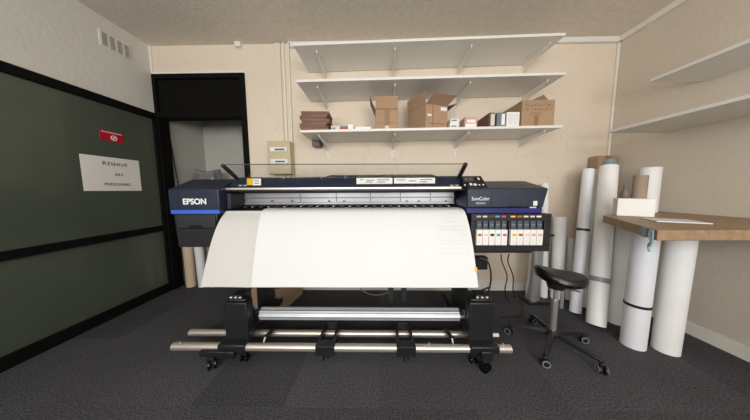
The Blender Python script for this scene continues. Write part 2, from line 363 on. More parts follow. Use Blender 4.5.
for ui, x in enumerate(ups):
    ur = empty('shelf_upright', (x, YW, zlo), nameu[ui], 'shelf upright', 'slotted uprights on the wall')
    bm = B(); zt_ = sz(0, x)-.03
    box(bm, x-.014, x-.005, YW-.011, YW, zlo, zt_); box(bm, x+.005, x+.014, YW-.011, YW, zlo, zt_); z = zlo
    while z < zt_-.03: box(bm, x-.005, x+.005, YW-.011, YW, z, z+.016); z += .032
    make('slotted_rail', bm, 'white', ur)
    for i in range(3):
        z = sz(i, x, True)-.001; bm = B()
        prism(bm, [(x-.004, YW-.012, z), (x-.004, SH[i][3]+.07, z), (x-.004, SH[i][3]+.07, z-.018), (x-.004, YW-.15, z-.05), (x-.004, YW-.012, z-.085)], (.008, 0, 0))
        make('bracket_arm', bm, 'white', ur)
# a small grey box under the lowest shelf
g = at(315.5, 141, Y=2.2); zz = sz(2, g.x, True); bm = B(); box(bm, g.x-.04, g.x+.04, 2.2, YW-.0005, zz-.055, zz-.0002)
tag(make('adapter_box', bm, 'adapt', None, .008), 'small grey box fixed under the left end of the lowest shelf', 'adapter')

# ---------------------------------------------------------------- things on the lowest shelf
def s_at(x, Y): return at(x, 128, Y=Y).x
# stack of brown folders
z = sz(2, -.6)+.002; k = 0
labs = ['brown flat carton at the bottom of the stack of five on the shelf', 'brown flat carton second from the bottom of the shelf stack', 'brown flat carton in the middle of the shelf stack', 'brown flat carton second from the top of the shelf stack', 'brown flat carton on the very top of the shelf stack']
x0, x1 = s_at(301, 1.97), s_at(329, 1.97)
for k in range(5):
    h = .032+.005*(k == 1); dx = [0, -.006, .008, -.004, .006][k]; ang = [.02, -.05, .04, -.03, .05][k]
    r = empty('flat_carton', ((x0+x1)/2, 2.05, z), labs[k], 'carton', 'flat brown cartons stacked on the shelf')
    bx('carton_body', 'cardd', r, x0+dx, x1+dx-.01, 1.96, 2.16, z, z+h, bevel=.002, rot=ang)
    bx('lid', 'cardi', r, x0+dx-.003, x1+dx-.007, 1.957, 2.163, z+h-.008, z+h+.001, bevel=.002, rot=ang)
    z += h+.0025
def carton(label, px_, py_, Yf, depth, m, name='small_carton', group=None, lm=None, lr=None, zoff=0, bev=.002, wr=0):
    Yf += .04
    X0, X1 = at(px_[0], 128, Y=Yf).x, at(px_[1], 128, Y=Yf).x; xm = (X0+X1)/2
    z0 = sz(2, xm)+.0025+zoff; zt = at(px_[0], py_, Y=Yf).z
    r = empty(name, (xm, Yf+depth/2, z0), label, 'box', group)
    bx('carton_body', m, r, X0, X1, Yf, Yf+depth, z0, zt, bevel=bev)
    if lm:
        a, b, c, d = lr; w, h = X1-X0, zt-z0
        bx('label_sheet', lm, r, X0+a*w, X0+b*w, Yf-.0012, Yf, z0+c*h, z0+d*h)
    return r, zt
carton('pale grey flat box just right of the brown carton stack', (331, 340), 125.5, 1.95, .15, 'ltgrey', lm='grey', lr=(.1, .5, .2, .7))
carton('flat box with a red front between pale flat boxes on the shelf', (340.8, 347.5), 126, 1.93, .12, 'redc', lm='blueg', lr=(.05, .95, .6, .95))
carton('little bright white box right of the red fronted box', (348, 353.5), 124.3, 1.93, .12, 'lab', lm='grey', lr=(.2, .7, .1, .3))
r_, zt_ = carton('flat white pad lying right of the little white box', (355, 371), 127, 1.93, .18, 'lab', name='paper_pad')
bm = B(); xa, xb = at(357, 128, Y=1.97).x, at(371, 128, Y=1.97).x
box(bm, xa, xb, 1.99, 2.12, zt_+.002, zt_+.010, rot=.06); tag(make('paper_pad', bm, 'paper', None, .001), 'upper grey white pad lying on the flat white pad', 'box')
bm = B(); lathe(bm, (at(370, 128, Y=2.0).x-.02, 2.05, zt_+.0115), (0, 0, 1), [(.028, 0), (.03, .01), (.028, .014), (.02, .018)], 20); tag(make('tape_roll', bm, 'grey'), 'small pale grey roll lying on top of the white pads', 'tape roll')

# tall taped carton
Yf = 1.97; X0, X1 = at(375.5, 128, Y=Yf).x, at(398, 128, Y=Yf).x; z0 = sz(2, (X0+X1)/2)+.0025; zt = at(386, 108.5, Y=Yf).z; z2 = at(386, 96, Y=Yf).z
r = empty('tall_carton', ((X0+X1)/2, Yf+.15, z0), 'tall brown carton closed with a vertical strip of tape, its top flap standing up', 'cardboard box')
bx('carton_body', 'card', r, X0, X1, Yf, Yf+.26, z0, zt, bevel=.003)
bm = B(); box(bm, X0+.002, X1-.002, Yf, Yf+.005, zt+.001, z2); make('top_flap', bm, 'card', r)
bm = B(); prism(bm, [(X0, Yf+.02, zt), (X0, Yf+.24, zt), (X0-.05, Yf+.24, zt+.12), (X0-.05, Yf+.02, zt+.12)], (-.004, 0, 0)); make('side_flap', bm, 'cardi', r)
xm = (X0+X1)/2; bm = B(); box(bm, xm-.02, xm+.028, Yf-.0012, Yf, z0+.04, zt-.002); box(bm, X0+.005, X1-.005, Yf-.001, Yf, zt-.01, zt-.002); box(bm, X0+.005, X1-.005, Yf-.001, Yf, z0+.06, z0+.068); make('tape_strip', bm, 'tapem', r)
bx('shipping_label', 'ltgrey', r, xm-.015, xm+.02, Yf-.0014, Yf, z0+.008, z0+.04)

# big open carton (turned)
Yf = 1.90
a0 = at(407.5, 128, Y=2.18); a1 = at(425.5, 128, Y=1.94); a2 = at(447, 128, Y=2.0)
z0 = sz(2, a1.x)+.003; tl = at(424, 103.5, Y=1.94).z
P = [Vector((a1.x, 1.94, z0)), Vector((a2.x, 2.0, z0)), Vector((a2.x-.03, 2.23, z0)), Vector((a0.x, 2.17, z0))]
r = empty('open_carton', (a1.x, 2.0, z0), 'big brown carton with its top flaps wide open, turned to the left', 'cardboard box')
hh = tl-z0
def wallseg(p, q, m, name, z0_, z1_, th=.004):
    d = (q-p).normalized(); nrm = Vector((-d.y, d.x, 0))*th
    bm = B(); hexa(bm, [p, q, q+nrm, p+nrm] + [v+Vector((0, 0, z1_-z0_)) for v in (p, q, q+nrm, p+nrm)]); return make(name, bm, m, r)
for i, nme in enumerate(('front_side', 'right_side', 'rear_side', 'left_side')):
    wallseg(P[i], P[(i+1) % 4], 'card', nme, z0, tl)
bm = B(); hexa(bm, [v+Vector((0, 0, .0)) for v in P]+[v+Vector((0, 0, .004)) for v in P]); make('bottom', bm, 'card', r)
up = Vector((0, 0, hh))
def flap(p, q, out, m, name, th=.004):
    bm = B(); a, b = p+up, q+up; c, d = b+out, a+out; n = (b-a).cross(out).normalized()*th
    hexa(bm, [a, b, c, d, a+n, b+n, c+n, d+n]); return make(name, bm, m, r)
flap(P[3], P[0], Vector((-.0, .02, .115)), 'card', 'flap')              # left flap standing up
flap(P[0], P[1], Vector((.06, -.05, .068)), 'cardi', 'flap')             # front flap raised outward
flap(P[1], P[2], Vector((.08, .0, .02)), 'cardi', 'flap')
flap(P[2], P[3], Vector((0, .05, .03)), 'cardi', 'flap')
d = (P[1]-P[0]); nn = Vector((d.y, -d.x, 0)).normalized()*.0015
def decal(u0, u1, v0, v1, m, nme):
    bm = B(); q = [P[0]+d*u+Vector((0, 0, hh*v)) for u, v in ((u0, v0), (u1, v0), (u1, v1), (u0, v1))]; prism(bm, q, nn); return make(nme, bm, m, r)
decal(.68, .97, .78, .92, 'lab', 'shipping_label'); decal(.08, .26, .52, .60, 'lab', 'shipping_label'); decal(.3, .34, .1, .95, 'tapem', 'tape_strip'); decal(.1, .9, .22, .26, 'tapem', 'tape_strip')

# small stacked white boxes
_, zt = carton('lower white ink box of the pair right of the open carton', (450, 458.5), 122.6, 1.92, .16, 'lab', lm='grey', lr=(.1, .8, .3, .55), group='white ink boxes')
bm = B(); X0, X1 = at(450.5, 128, Y=1.96).x, at(459, 128, Y=1.96).x; box(bm, X0, X1, 1.965, 2.11, zt+.002, zt+.036)
rr = empty('small_carton', ((X0+X1)/2, 2, zt+.002), 'upper white ink box of the pair right of the open carton', 'box', 'white ink boxes'); make('carton_body', bm, 'lab', rr, .002)
bx('label_sheet', 'blueg', rr, X0+.01, X1-.02, 1.9638, 1.965, zt+.014, zt+.026)
def carton_turned(label, pf0, pf1, back_px, Yf, depth, ytop, m, face, fm, name='carton', pyb=128):
    Yf += .04
    X0, X1 = at(pf0, pyb, Y=Yf).x, at(pf1, pyb, Y=Yf).x; Xb = X0
    z0 = sz(2, X0)+.0025; zt = at(pf0, ytop, Y=Yf).z; z0 = max(z0, sz(2, X1)+.0025)
    r = empty(name, ((X0+X1)/2, Yf+depth/2, z0), label, 'cardboard box'); bm = B()
    q = [(X0, Yf), (X1, Yf), (X1-(X0-Xb)*.8, Yf+depth), (Xb, Yf+depth)]
    hexa(bm, [(x, y, z0) for x, y in q]+[(x, y, zt) for x, y in q]); make('carton_body', bm, m, r, .002)
    if face: a, b, c, d = face; w, h = X1-X0, zt-z0; bx('label_sheet', fm, r, X0+a*w, X0+b*w, Yf-.0012, Yf, z0+c*h, z0+d*h)
    return r, X0, X1, z0, zt
r, X0, X1, z0, zt = carton_turned('low pinkish brown carton with pale labels right of the white ink boxes', 464.5, 477, 461, 1.92, .12, 117, 'pink', (.08, .92, .1, .42), 'lab')
bx('label_sheet', 'lab', r, X0+.02, X1-.015, 1.9588, 1.96, z0+.05, z0+.075)
carton_turned('slim brown carton with a pale front left of the blue grey carton', 489, 494.5, 479, 1.9, .24, 112.5, 'cardd', (.25, .95, .12, .9), 'ltgrey')
carton_turned('narrow blue grey carton with a white label next to the white paper pack', 496.5, 504.8, 495, 1.9, .12, 112.5, 'blueg', (.55, .95, .15, .9), 'lab')
carton_turned('white paper pack standing left of the big carton with handwriting', 506.2, 519, 505.5, 1.9, .10, 112, 'lab', (.1, .9, .15, .85), 'paper')
# big carton with handwriting
Yf = 1.93; X0, X1 = at(521, 128, Y=Yf).x, at(553.5, 128, Y=Yf).x; Xb = X0; z0 = sz(2, X1)+.004; zt = at(521, 100, Y=Yf).z
r = empty('written_carton', ((X0+X1)/2, 2.07, z0), 'large brown carton with dark handwriting at the right end of the shelf', 'cardboard box')
q = [(X0, Yf), (X1, Yf), (X1-.02, Yf+.36), (Xb, Yf+.36)]
bm = B(); hexa(bm, [(x, y, z0) for x, y in q]+[(x, y, zt) for x, y in q]); make('carton_body', bm, 'card', r, .003)
bm = B(); prism(bm, [(X0+.08, Yf+.03, zt+.001), (X1-.03, Yf+.03, zt+.001), ((X0+X1)/2+.06, Yf+.03, zt+.055)], (-.0, .2, 0)); make('top_flap', bm, 'cardi', r)
def scribble(x0, x1, zc, h):
    bm = B(); x = x0; p = None; rnd = random.Random(int(zc*1000))
    while x < x1:
        if rnd.random() < .78:
            q0 = Vector((x, Yf-.0006, zc+rnd.uniform(-h, h))); q1 = Vector((x+rnd.uniform(.004, .014), Yf-.0006, zc+rnd.uniform(-h, h)))
            wire(bm, [q0, (q0+q1)/2+Vector((.004, 0, h*.4)), q1], .0016, n=4, sub=2)
        x += rnd.uniform(.007, .012)
    make('handwriting', bm, 'cardd', r)
w_ = X1-X0
scribble(X0+.1*w_, X0+.32*w_, zt-.045, .012); scribble(X0+.36*w_, X0+.82*w_, zt-.045, .013)
scribble(X0+.06*w_, X0+.2*w_, zt-.08, .010); scribble(X0+.3*w_, X0+.86*w_, zt-.08, .012); scribble(X0+.25*w_, X0+.6*w_, zt-.115, .010)
bm = B(); box(bm, (X0+X1)/2-.03, (X0+X1)/2+.005, Yf-.0008, Yf, z0+.002, zt-.13); make('tape_strip', bm, 'tapem', r)

# --- shelves on the right wall
a = at(612, 130, X=XR); 
def rshelf(z, ya, yb, dep, label):
    bm = B(); hexa(bm, [(XR-dep, ya, z-.022), (XR-.002, ya, z-.022), (XR-.002, yb, z-.022), (XR-dep, yb, z-.022), (XR-dep, ya, z), (XR-.002, ya, z), (XR-.002, yb, z), (XR-dep, yb, z)])
    return tag(make('side_shelf', bm, 'shelf', None, .002), label, 'shelf', 'white shelves on the right wall')
# front corner at px (612,130) lies on its outer edge
rshelf(at(608, 130.5, Y=1.87).z, .9, 1.87, XR-at(608, 130, Y=1.87).x, 'lower white shelf on the right wall above the rolls')
rshelf(at(650, 79, Y=1.70).z, .9, 1.70, XR-at(650, 79, Y=1.70).x, 'upper white shelf on the right wall near the picture edge')

# ---------------------------------------------------------------- the wide printer
YP = 1.43
PR = empty('wide_format_printer', (-.25, 1.6, 0), 'wide dark blue roll printer on a black wheeled stand in the middle of the room', 'printer')
def zP(y, Y=YP, x=379): return at(x, y, Y=Y).z
# left housing
xl0, xl1 = at(168, 195, Y=YP).x, at(218.5, 195, Y=YP).x
zt, zs, zb_ = at(168, 189.5, Y=YP).z, at(170, 214, Y=YP).z, at(178, 247.5, Y=YP+.03).z
bm = B()
def hsec(x, xlow): return [(x, YP, zt), (x, YP, zs), (xlow, YP+.0, zs-.001), (xlow, YP+.03, zb_), (xlow, 2.05, zb_), (x, 2.05, zs), (x, 2.05, zt), (x, 1.74, zt+.085), (x, 1.62, zt+.075)]
xlow = at(178, 247, Y=YP+.03).x; xr_low = at(215.5, 247, Y=YP+.03).x
def hring(x0, xlo): return [Vector(p) for p in hsec(x0, xlo)]
def up_(x): return [Vector(p) for p in ((x, YP, zt), (x, YP, zs), (x, 2.05, zs), (x, 2.05, zt), (x, 1.74, zt+.085), (x, 1.62, zt+.075))]
loft(bm, [up_(xl0), up_(xl1)])
LH = make('left_housing', bm, 'navy', PR, .006)
bm = B()
def lo_(xt, xb): return [Vector(p) for p in ((xt, YP+.004, zs-.001), (xb, YP+.035, zb_), (xb, 2.05, zb_), (xt, 2.05, zs-.001))]
loft(bm, [lo_(at(173, 214, Y=YP).x, xlow), lo_(at(216.8, 214, Y=YP).x, xr_low)]); make('lower_housing', bm, 'dgrey', LH, .006)
bx('blue_stripe', 'blue', LH, at(171.5, 210, Y=YP).x, xl1-.001, YP-.004, YP+.01, at(190, 213.7, Y=YP).z, at(190, 210, Y=YP).z)
bx('lower_panel', 'dgrey', LH, at(178, 230, Y=YP).x, at(216, 230, Y=YP).x, YP-.003, YP+.02, at(190, 228, Y=YP).z, at(190, 214.2, Y=YP).z, bevel=.004)
bm = B(); zz0, zz1 = at(190, 247.5, Y=YP+.03).z+.004, at(190, 229, Y=YP).z
hexa(bm, [(at(179.5, 246, Y=YP).x, YP+.024, zz0), (at(214, 246, Y=YP).x, YP+.024, zz0), (at(214, 246, Y=YP).x, YP+.05, zz0), (at(179.5, 246, Y=YP).x, YP+.05, zz0),
          (at(176.5, 230, Y=YP).x, YP-.003, zz1), (at(216, 230, Y=YP).x, YP-.003, zz1), (at(216, 230, Y=YP).x, YP+.03, zz1), (at(176.5, 230, Y=YP).x, YP+.03, zz1)])
make('lower_skirt', bm, 'dgrey', LH, .003)
bx('grip_recess', 'blackg', LH, at(190, 227, Y=YP).x, at(202, 227, Y=YP).x, YP-.006, YP+.0, at(190, 228, Y=YP).z, at(190, 225, Y=YP).z, bevel=.001)
bm = B(); xx = at(178, 200, Y=YP).x; box(bm, xx, xx+.004, YP-.002, YP+.01, zs+.003, zt-.003); make('seam', bm, 'black', LH)
text('lettering', 'EPSON', 'wtext', LH, (at(194.8, 201.8, Y=YP).x, YP-.0015, at(194.8, 201.8, Y=YP).z), .055, (1, 0, 0), (0, 0, 1), 'CENTER', .98, .001, .0014)
# right ink housing
xi0, xi1 = at(467.5, 195, Y=YP).x, at(548.5, 195, Y=YP).x
zt2, zs2 = at(500, 188.5, Y=YP).z, at(500, 208, Y=YP).z
zbk = at(500, 181, Y=1.70).z
bm = B()
def rsec(x, x2, xb): return [Vector(p) for p in ((x, YP, zt2), (x2, YP, zs2), (x2, 2.05, zs2), (x, 2.05, zt2), (xb, 1.95, zbk-.01), (xb, 1.72, zbk), (xb, 1.66, zbk-.005))]
loft(bm, [rsec(xi0, xi0, xi0+.08), rsec(xi1, xi1-.03, at(523, 181, Y=1.70).x)])
IH = make('ink_housing', bm, 'navy', PR, .008)
bm = B(); xx = at(491, 200, Y=YP).x; box(bm, xx, xx+.003, YP-.0015, YP+.01, zs2+.003, zt2-.004); make('seam', bm, 'black', IH)
text('lettering', 'SureColor', 'wtext', IH, (at(480.5, 198.8, Y=YP).x, YP-.001, at(480.5, 198.8, Y=YP).z), .034, (1, 0, 0), (0, 0, 1), 'CENTER', .82, .0006, 0)
text('lettering', 'S80600', 'wtext', IH, (at(480.5, 203, Y=YP).x, YP-.001, at(480.5, 203, Y=YP).z-.002), .024, (1, 0, 0), (0, 0, 1), 'CENTER', .95, .0004, -.0006)
l0, l1 = at(533, 205.5, Y=YP), at(537.3, 201, Y=YP); bx('sticker', 'lab', IH, l0.x, l1.x, YP-.002, YP, l0.z, l1.z)
l0, l1 = at(529.5, 208, Y=YP), at(536, 206.8, Y=YP); bx('sticker', 'ltgrey', IH, l0.x, l1.x, YP-.002, YP, l0.z, l1.z)
l0, l1 = at(508, 207.6, Y=YP), at(521, 206, Y=YP); bx('grip_recess', 'blackg', IH, l0.x, l1.x, YP-.003, YP, l0.z, l1.z, bevel=.001)
zi0 = at(500, 213.4, Y=YP).z
bx('indigo_stripe', 'indigo', PR, xi0+.002, xi1-.035, YP+.0, 2.0, zi0, zs2-.001, bevel=.003)
# ink rack
YR = 1.41; rx0, rx1 = at(471, 230, Y=YR).x, at(551, 230, Y=YR).x; rz0, rz1 = at(500, 251.5, Y=YR).z, at(500, 214, Y=YR).z
bm = B(); box(bm, rx0, rx1, YR+.04, 1.95, rz0, rz1); box(bm, rx0, rx1, YR, YR+.04, rz0, rz0+.045); box(bm, rx0, rx1, YR, YR+.04, rz1-.05, rz1)
box(bm, rx0, at(476.5, 230, Y=YR).x, YR, YR+.04, rz0+.045, rz1-.05); box(bm, at(544.2, 230, Y=YR).x, rx1, YR, YR+.04, rz0+.045, rz1-.05); box(bm, at(508.6, 230, Y=YR).x, at(510.9, 230, Y=YR).x, YR, YR+.04, rz0+.045, rz1-.05)
RK = make('ink_rack', bm, 'black', PR, .003)
xs_ = [476.8+6.25*i for i in range(5)] + [511.1+6.55*i for i in range(5)]
tabs = ['kh', 'ltgrey', 'dk', 'cyan', 'magenta', 'yellow', 'orange', 'ltgrey', 'ltgrey', 'lab']
marks = ['orange', 'ltgrey', 'ink', 'lcyan', 'magenta', 'yellow', 'redc', 'ltgrey', 'pink', 'pink']
for i, x in enumerate(xs_):
    w = 6.1 if i < 5 else 6.4
    A = at(x, 230, Y=YR-.02).x+.001; Bx = at(x+w, 230, Y=YR-.02).x-.001
    lz0, lz1 = at(x, 245.3, Y=YR-.02).z, at(x, 229.8, Y=YR-.02).z; cz1 = at(x, 220.5, Y=YR-.02).z
    k = bx('ink_cartridge', 'lab', PR, A, Bx, YR-.02, YR+.038, lz0, lz1, bevel=.002)
    bx('cartridge_cap', 'greyd', k, A+.003, Bx-.004, YR-.012, YR+.03, lz1+.001, cz1-.004, bevel=.003)
    bx('cap_rib', 'grey', k, A+.006, Bx-.008, YR-.014, YR-.011, (lz1+cz1)/2-.002, (lz1+cz1)/2+.003)
    bx('colour_mark', marks[i], k, A+.008, Bx-.006, YR-.0215, YR-.0195, lz0+.062, lz0+.078)
    bm = B(); 
    for zq in (.018, .030, .042): box(bm, A+.01, Bx-.014, YR-.021, YR-.0195, lz0+zq, lz0+zq+.003)
    make('fine_print', bm, 'ltgrey', k)
    tz0, tz1 = at(x, 217.4, Y=YR-.002).z, at(x, 215.7, Y=YR-.002).z
    bx('colour_tab', tabs[i], RK, A+.003, Bx-.006, YR-.002, YR+.0, tz0, tz1)
# tray under rack
bx('rack_foot', 'black', PR, rx0, at(541, 252, Y=YR).x, YR+.08, 1.9, rz0-.035, rz0-.001, bevel=.004)
# centre bridge: body below, beam above
xc0, xc1 = xl1+.002, xi0-.002
zpt = at(360, 207.5, Y=1.60).z
bm = B(); prism(bm, [(xc0, 1.58, zpt-.01), (xc0, 1.56, zpt-.06), (xc0, 1.60, .74), (xc0, 2.03, .74), (xc0, 2.05, zpt-.01)], (xc1-xc0, 0, 0))
make('lower_body', bm, 'black', PR, .004)
bx('platen', 'blackg', PR, xc0+.01, xc1-.01, 1.5, 1.74, zpt-.009, zpt-.001, bevel=.003)
bx('interior_back', 'black', PR, xc0, xc1, 1.78, 2.03, zpt, zpt+.19)
# carriage rail
zr0, zr1 = at(350, 204.3, Y=1.66).z, at(350, 192.6, Y=1.66).z
bm = B(); box(bm, xc0+.03, xc1-.005, 1.66, 1.77, zr0, zr1); box(bm, xc0+.03, xc1-.005, 1.648, 1.66, zr0, zr0+.018); box(bm, xc0+.03, xc1-.005, 1.645, 1.66, (zr0+zr1)/2+.004, (zr0+zr1)/2+.012)
RL = make('carriage_rail', bm, 'railm', PR, .003)
for x in (300, 336, 370, 400, 430):
    a = at(x, 198, Y=1.66).x; bx('rail_joint', 'black', RL, a, a+.005, 1.6595, 1.662, zr0+.02, zr1-.002)
for x in (272, 292, 329, 344, 407, 419, 446):
    a = at(x, 201, Y=1.65); bm = B(); cyl(bm, (a.x, 1.651, a.z), (a.x, 1.643, a.z), .006, n=10); make('screw', bm, 'black', RL)
bx('belt_cover', 'dgrey', PR, xc0+.01, xc1-.005, 1.63, 1.77, zr1+.002, at(350, 189.5, Y=1.63).z, bevel=.002)
n = 26
for i in range(n):
    x = xc0+.09+(xc1-xc0-.17)*i/(n-1); bm = B()
    box(bm, x-.014, x+.014, 1.56, 1.645, zpt+.004, zpt+.016); cyl(bm, (x-.012, 1.565, zpt+.008), (x+.012, 1.565, zpt+.008), .0075, n=12); make('pinch_roller', bm, 'black', PR, .002)
    if i % 2: bx('clip', 'ltgrey', PR, x-.004, x+.004, 1.553, 1.556, zpt+.009, zpt+.014)
# upper beam (navy), silver strip
bb0, bb1 = at(234, 183, Y=1.55).x, at(468, 183, Y=1.55).x
ya = 1.54; yb = 1.60
zA = at(350, 186.3, Y=ya).z; zB = at(350, 177.2, Y=yb).z
bm = B()
def bsec(x, xt): return [Vector(p) for p in ((x, ya, zA), (xt, yb, zB), (xt, yb+.02, zB+.006), (xt, 1.8, zB+.006), (x, 2.0, zA+.03), (x, 2.0, zA-.03), (x, ya+.03, zA-.004))]
loft(bm, [bsec(bb0-.05, bb0), bsec(bb1+.01, bb1-.02)])
BM = make('front_cover', bm, 'navy', PR, .005)
bm = B(); zz = zB+.007
x0, x1 = at(325, 176, Y=1.68).x, at(437, 176, Y=1.68).x
prism(bm, [(x0, 1.64, zz-.002), (x0+.05, 1.64, zz+.014), (x1-.05, 1.64, zz+.014), (x1, 1.64, zz-.002)], (0, .12, 0)); make('cover_hump', bm, 'black', BM, .004)
# labels on the slanted face
def beam_lab(x0, x1, y0, y1, m, nme='label_sheet', off=.0012):
    def pt(x, y):
        k = (186.3-y)/(186.3-177.2); Y = ya+(yb-ya)*k; p = at(x, y, Y=Y); return Vector((p.x, Y, zA+(zB-zA)*k))
    nv = Vector((0, -(zB-zA), (yb-ya))).normalized()
    bm = B(); q = [pt(x0, y1), pt(x1, y1), pt(x1, y0), pt(x0, y0)]; q = [v+nv*.0003 for v in q]; prism(bm, q, nv*off); return make(nme, bm, m, BM)
beam_lab(247, 252.3, 177.9, 184.6, 'yellow'); beam_lab(252.6, 261, 178.2, 184.9, 'lab')
beam_lab(356.5, 392.4, 178.2, 184.2, 'lab'); beam_lab(394, 435, 178.4, 184.0, 'lab')
for x0, x1, y0 in ((360, 363, 179.5), (366, 374, 180.2), (366, 372, 182), (377, 389, 179.8), (377, 385, 182), (397, 405, 180), (409, 416, 181), (420, 432, 179.8), (420, 427, 182), (254, 259, 180), (254.5, 259, 182.5)):
    beam_lab(x0, x1, y0, y0+.9, 'grey', 'fine_print', .0018)
for x in (283, 321, 345, 420, 382): beam_lab(x, x+.9, 177.6, 178.5, 'ltgrey', 'screw', .0018)
bx('silver_strip', 'chrome' if 0 else 'steel', PR, at(222, 188, Y=1.5).x, at(462, 188, Y=1.5).x, 1.5, 1.56, at(350, 189.3, Y=1.5).z, at(350, 187.1, Y=1.5).z, bevel=.003)
bx('cover_lip', 'black', PR, xc0, bb1, 1.51, 1.60, at(350, 190.6, Y=1.51).z, at(350, 189.5, Y=1.51).z)
for x in (452, 457, 240, 245):
    a = at(x, 185.5, Y=1.52); bx('latch', 'grey', PR, a.x-.012, a.x+.012, 1.52, 1.535, a.z-.006, a.z+.006, bevel=.002)
# inner end block on left + right
bx('end_block', 'dgrey', PR, xc0, xc0+.028, 1.5, 1.78, zpt+.0, zr1+.0, bevel=.004)
# raised transparent cover with arms
g0, g1 = at(237, 178, Y=1.6), at(458.5, 178, Y=1.6); h0, h1 = at(222.5, 165, Y=1.45), at(466, 163.5, Y=1.45)
def arm(p, q):
    bm = B(); d = (q-p).normalized(); n = Vector((0, d.z, -d.y)).normalized()*.014; s = Vector((.013, 0, 0))
    hexa(bm, [p-s-n, p+s-n, p+s+n, p-s+n, q-s-n*.8, q+s-n*.8, q+s+n*.8, q-s+n*.8]); return make('cover_arm', bm, 'black', PR, .006)
arm(g0, h0); arm(g1, h1)
q0, q1 = Vector((g0.x+.02, 1.595, g0.z+.004)), Vector((g1.x-.015, 1.595, g1.z+.006))
p0, p1 = Vector((g0.x+.02, 1.47, at(240, 164.3, Y=1.47).z)), Vector((g1.x-.015, 1.47, at(450, 164, Y=1.47).z))
bm = B(); n = (q1-q0).cross(p0-q0).normalized()*.003; hexa(bm, [q0, q1, p1, p0, q0+n, q1+n, p1+n, p0+n]); CG = make('clear_cover', bm, 'glass', PR)
bm = B(); cyl(bm, p0, p1, .0028, n=8); make('cover_edge', bm, 'greyd', CG)
# control panel
k0, k1 = at(463, 187.5, Y=1.47), at(488, 187.5, Y=1.47); kt0, kt1 = at(461, 176, Y=1.60), at(481, 176, Y=1.60)
bm = B(); hexa(bm, [k0, k1, Vector((k1.x, 1.66, k0.z)), Vector((k0.x, 1.66, k0.z)), Vector((k0.x, 1.472, k0.z+.006)), Vector((k1.x, 1.472, k0.z+.006)), Vector((kt1.x, 1.60, kt0.z)), Vector((kt0.x, 1.60, kt0.z))])
CP = make('control_panel', bm, 'blackg', PR, .004)
def cpp(u, v):
    a = Vector((k0.x, 1.472, k0.z+.006)).lerp(Vector((kt0.x, 1.6, kt0.z)), v); b = Vector((k1.x, 1.472, k0.z+.006)).lerp(Vector((kt1.x, 1.6, kt0.z)), v); return a.lerp(b, u)
nv = (cpp(1, 0)-cpp(0, 0)).cross(cpp(0, 1)-cpp(0, 0)).normalized()
def cpl(u0, u1, v0, v1, m, nm): bm = B(); prism(bm, [cpp(u0, v0)+nv*.0003, cpp(u1, v0)+nv*.0003, cpp(u1, v1)+nv*.0003, cpp(u0, v1)+nv*.0003], nv*.0015); make(nm, bm, m, CP)
cpl(.1, .55, .45, .85, 'greyd', 'display')
for u0, u1, v0, v1 in ((.16, .24, .6, .72), (.35, .47, .6, .75), (.75, .83, .6, .8), (.06, .12, .08, .18), (.3, .4, .1, .3), (.45, .58, .08, .25), (.66, .72, .1, .2), (.82, .88, .1, .2)): cpl(u0, u1, v0, v1, 'lab', 'button')

# --- stand
YT, ZT = 1.27, None
ft0, ft1 = at(173.5, 346.5, Y=YT), at(510.5, 348.5, Y=YT)
zf = (ft0.z+ft1.z)/2
bm = B(); cyl(bm, (ft0.x, YT, zf), (ft1.x, YT, zf), .024, n=28); FT = make('front_tube', bm, 'steel', PR)
for x in (180, 429, 503):
    a = at(x, 343, Y=YT).x; bm = B(); cyl(bm, (a, YT, zf+.02), (a, YT, zf+.036), .005, n=10); make('peg', bm, 'steel', FT)
YB = 1.44; bt0, bt1 = at(190.5, 332.5, Y=YB), at(478, 332.5, Y=YB); zb2 = bt0.z
bm = B(); cyl(bm, (bt0.x, YB, zb2), (bt1.x+.02, YB, zb2), .023, n=28); make('rear_tube', bm, 'steel', PR)
# take-up core, ribbed
YK = 1.42; ka, kb = at(262, 313, Y=YK), at(458, 312.5, Y=YK); zk = ka.z
bm = B(); n = 48; rr = lambda i: .041*(1+.08*math.cos(i*2*math.pi/6))
loft(bm, [[Vector((x, YK+rr(i)*math.cos(2*math.pi*i/n), zk+rr(i)*math.sin(2*math.pi*i/n))) for i in range(n)] for x in (ka.x, kb.x)]); TK = make('take_up_core', bm, 'alu', PR)
for x, s in ((ka.x, -1), (kb.x, 1)):
    bm = B(); lathe(bm, (x, YK, zk), (s, 0, 0), [(.034, -.001), (.028, .03), (.026, .05), (.018, .055), (.018, .09)], 24); make('core_flange', bm, 'black' if s < 0 else 'grey', TK)
bm = B(); lathe(bm, (ka.x-.078, YK-.0, zk), (-1, 0, 0), [(.044, 0), (.05, .002), (.05, .007), (.044, .009)], 24); make('blue_ring', bm, 'blue', TK)
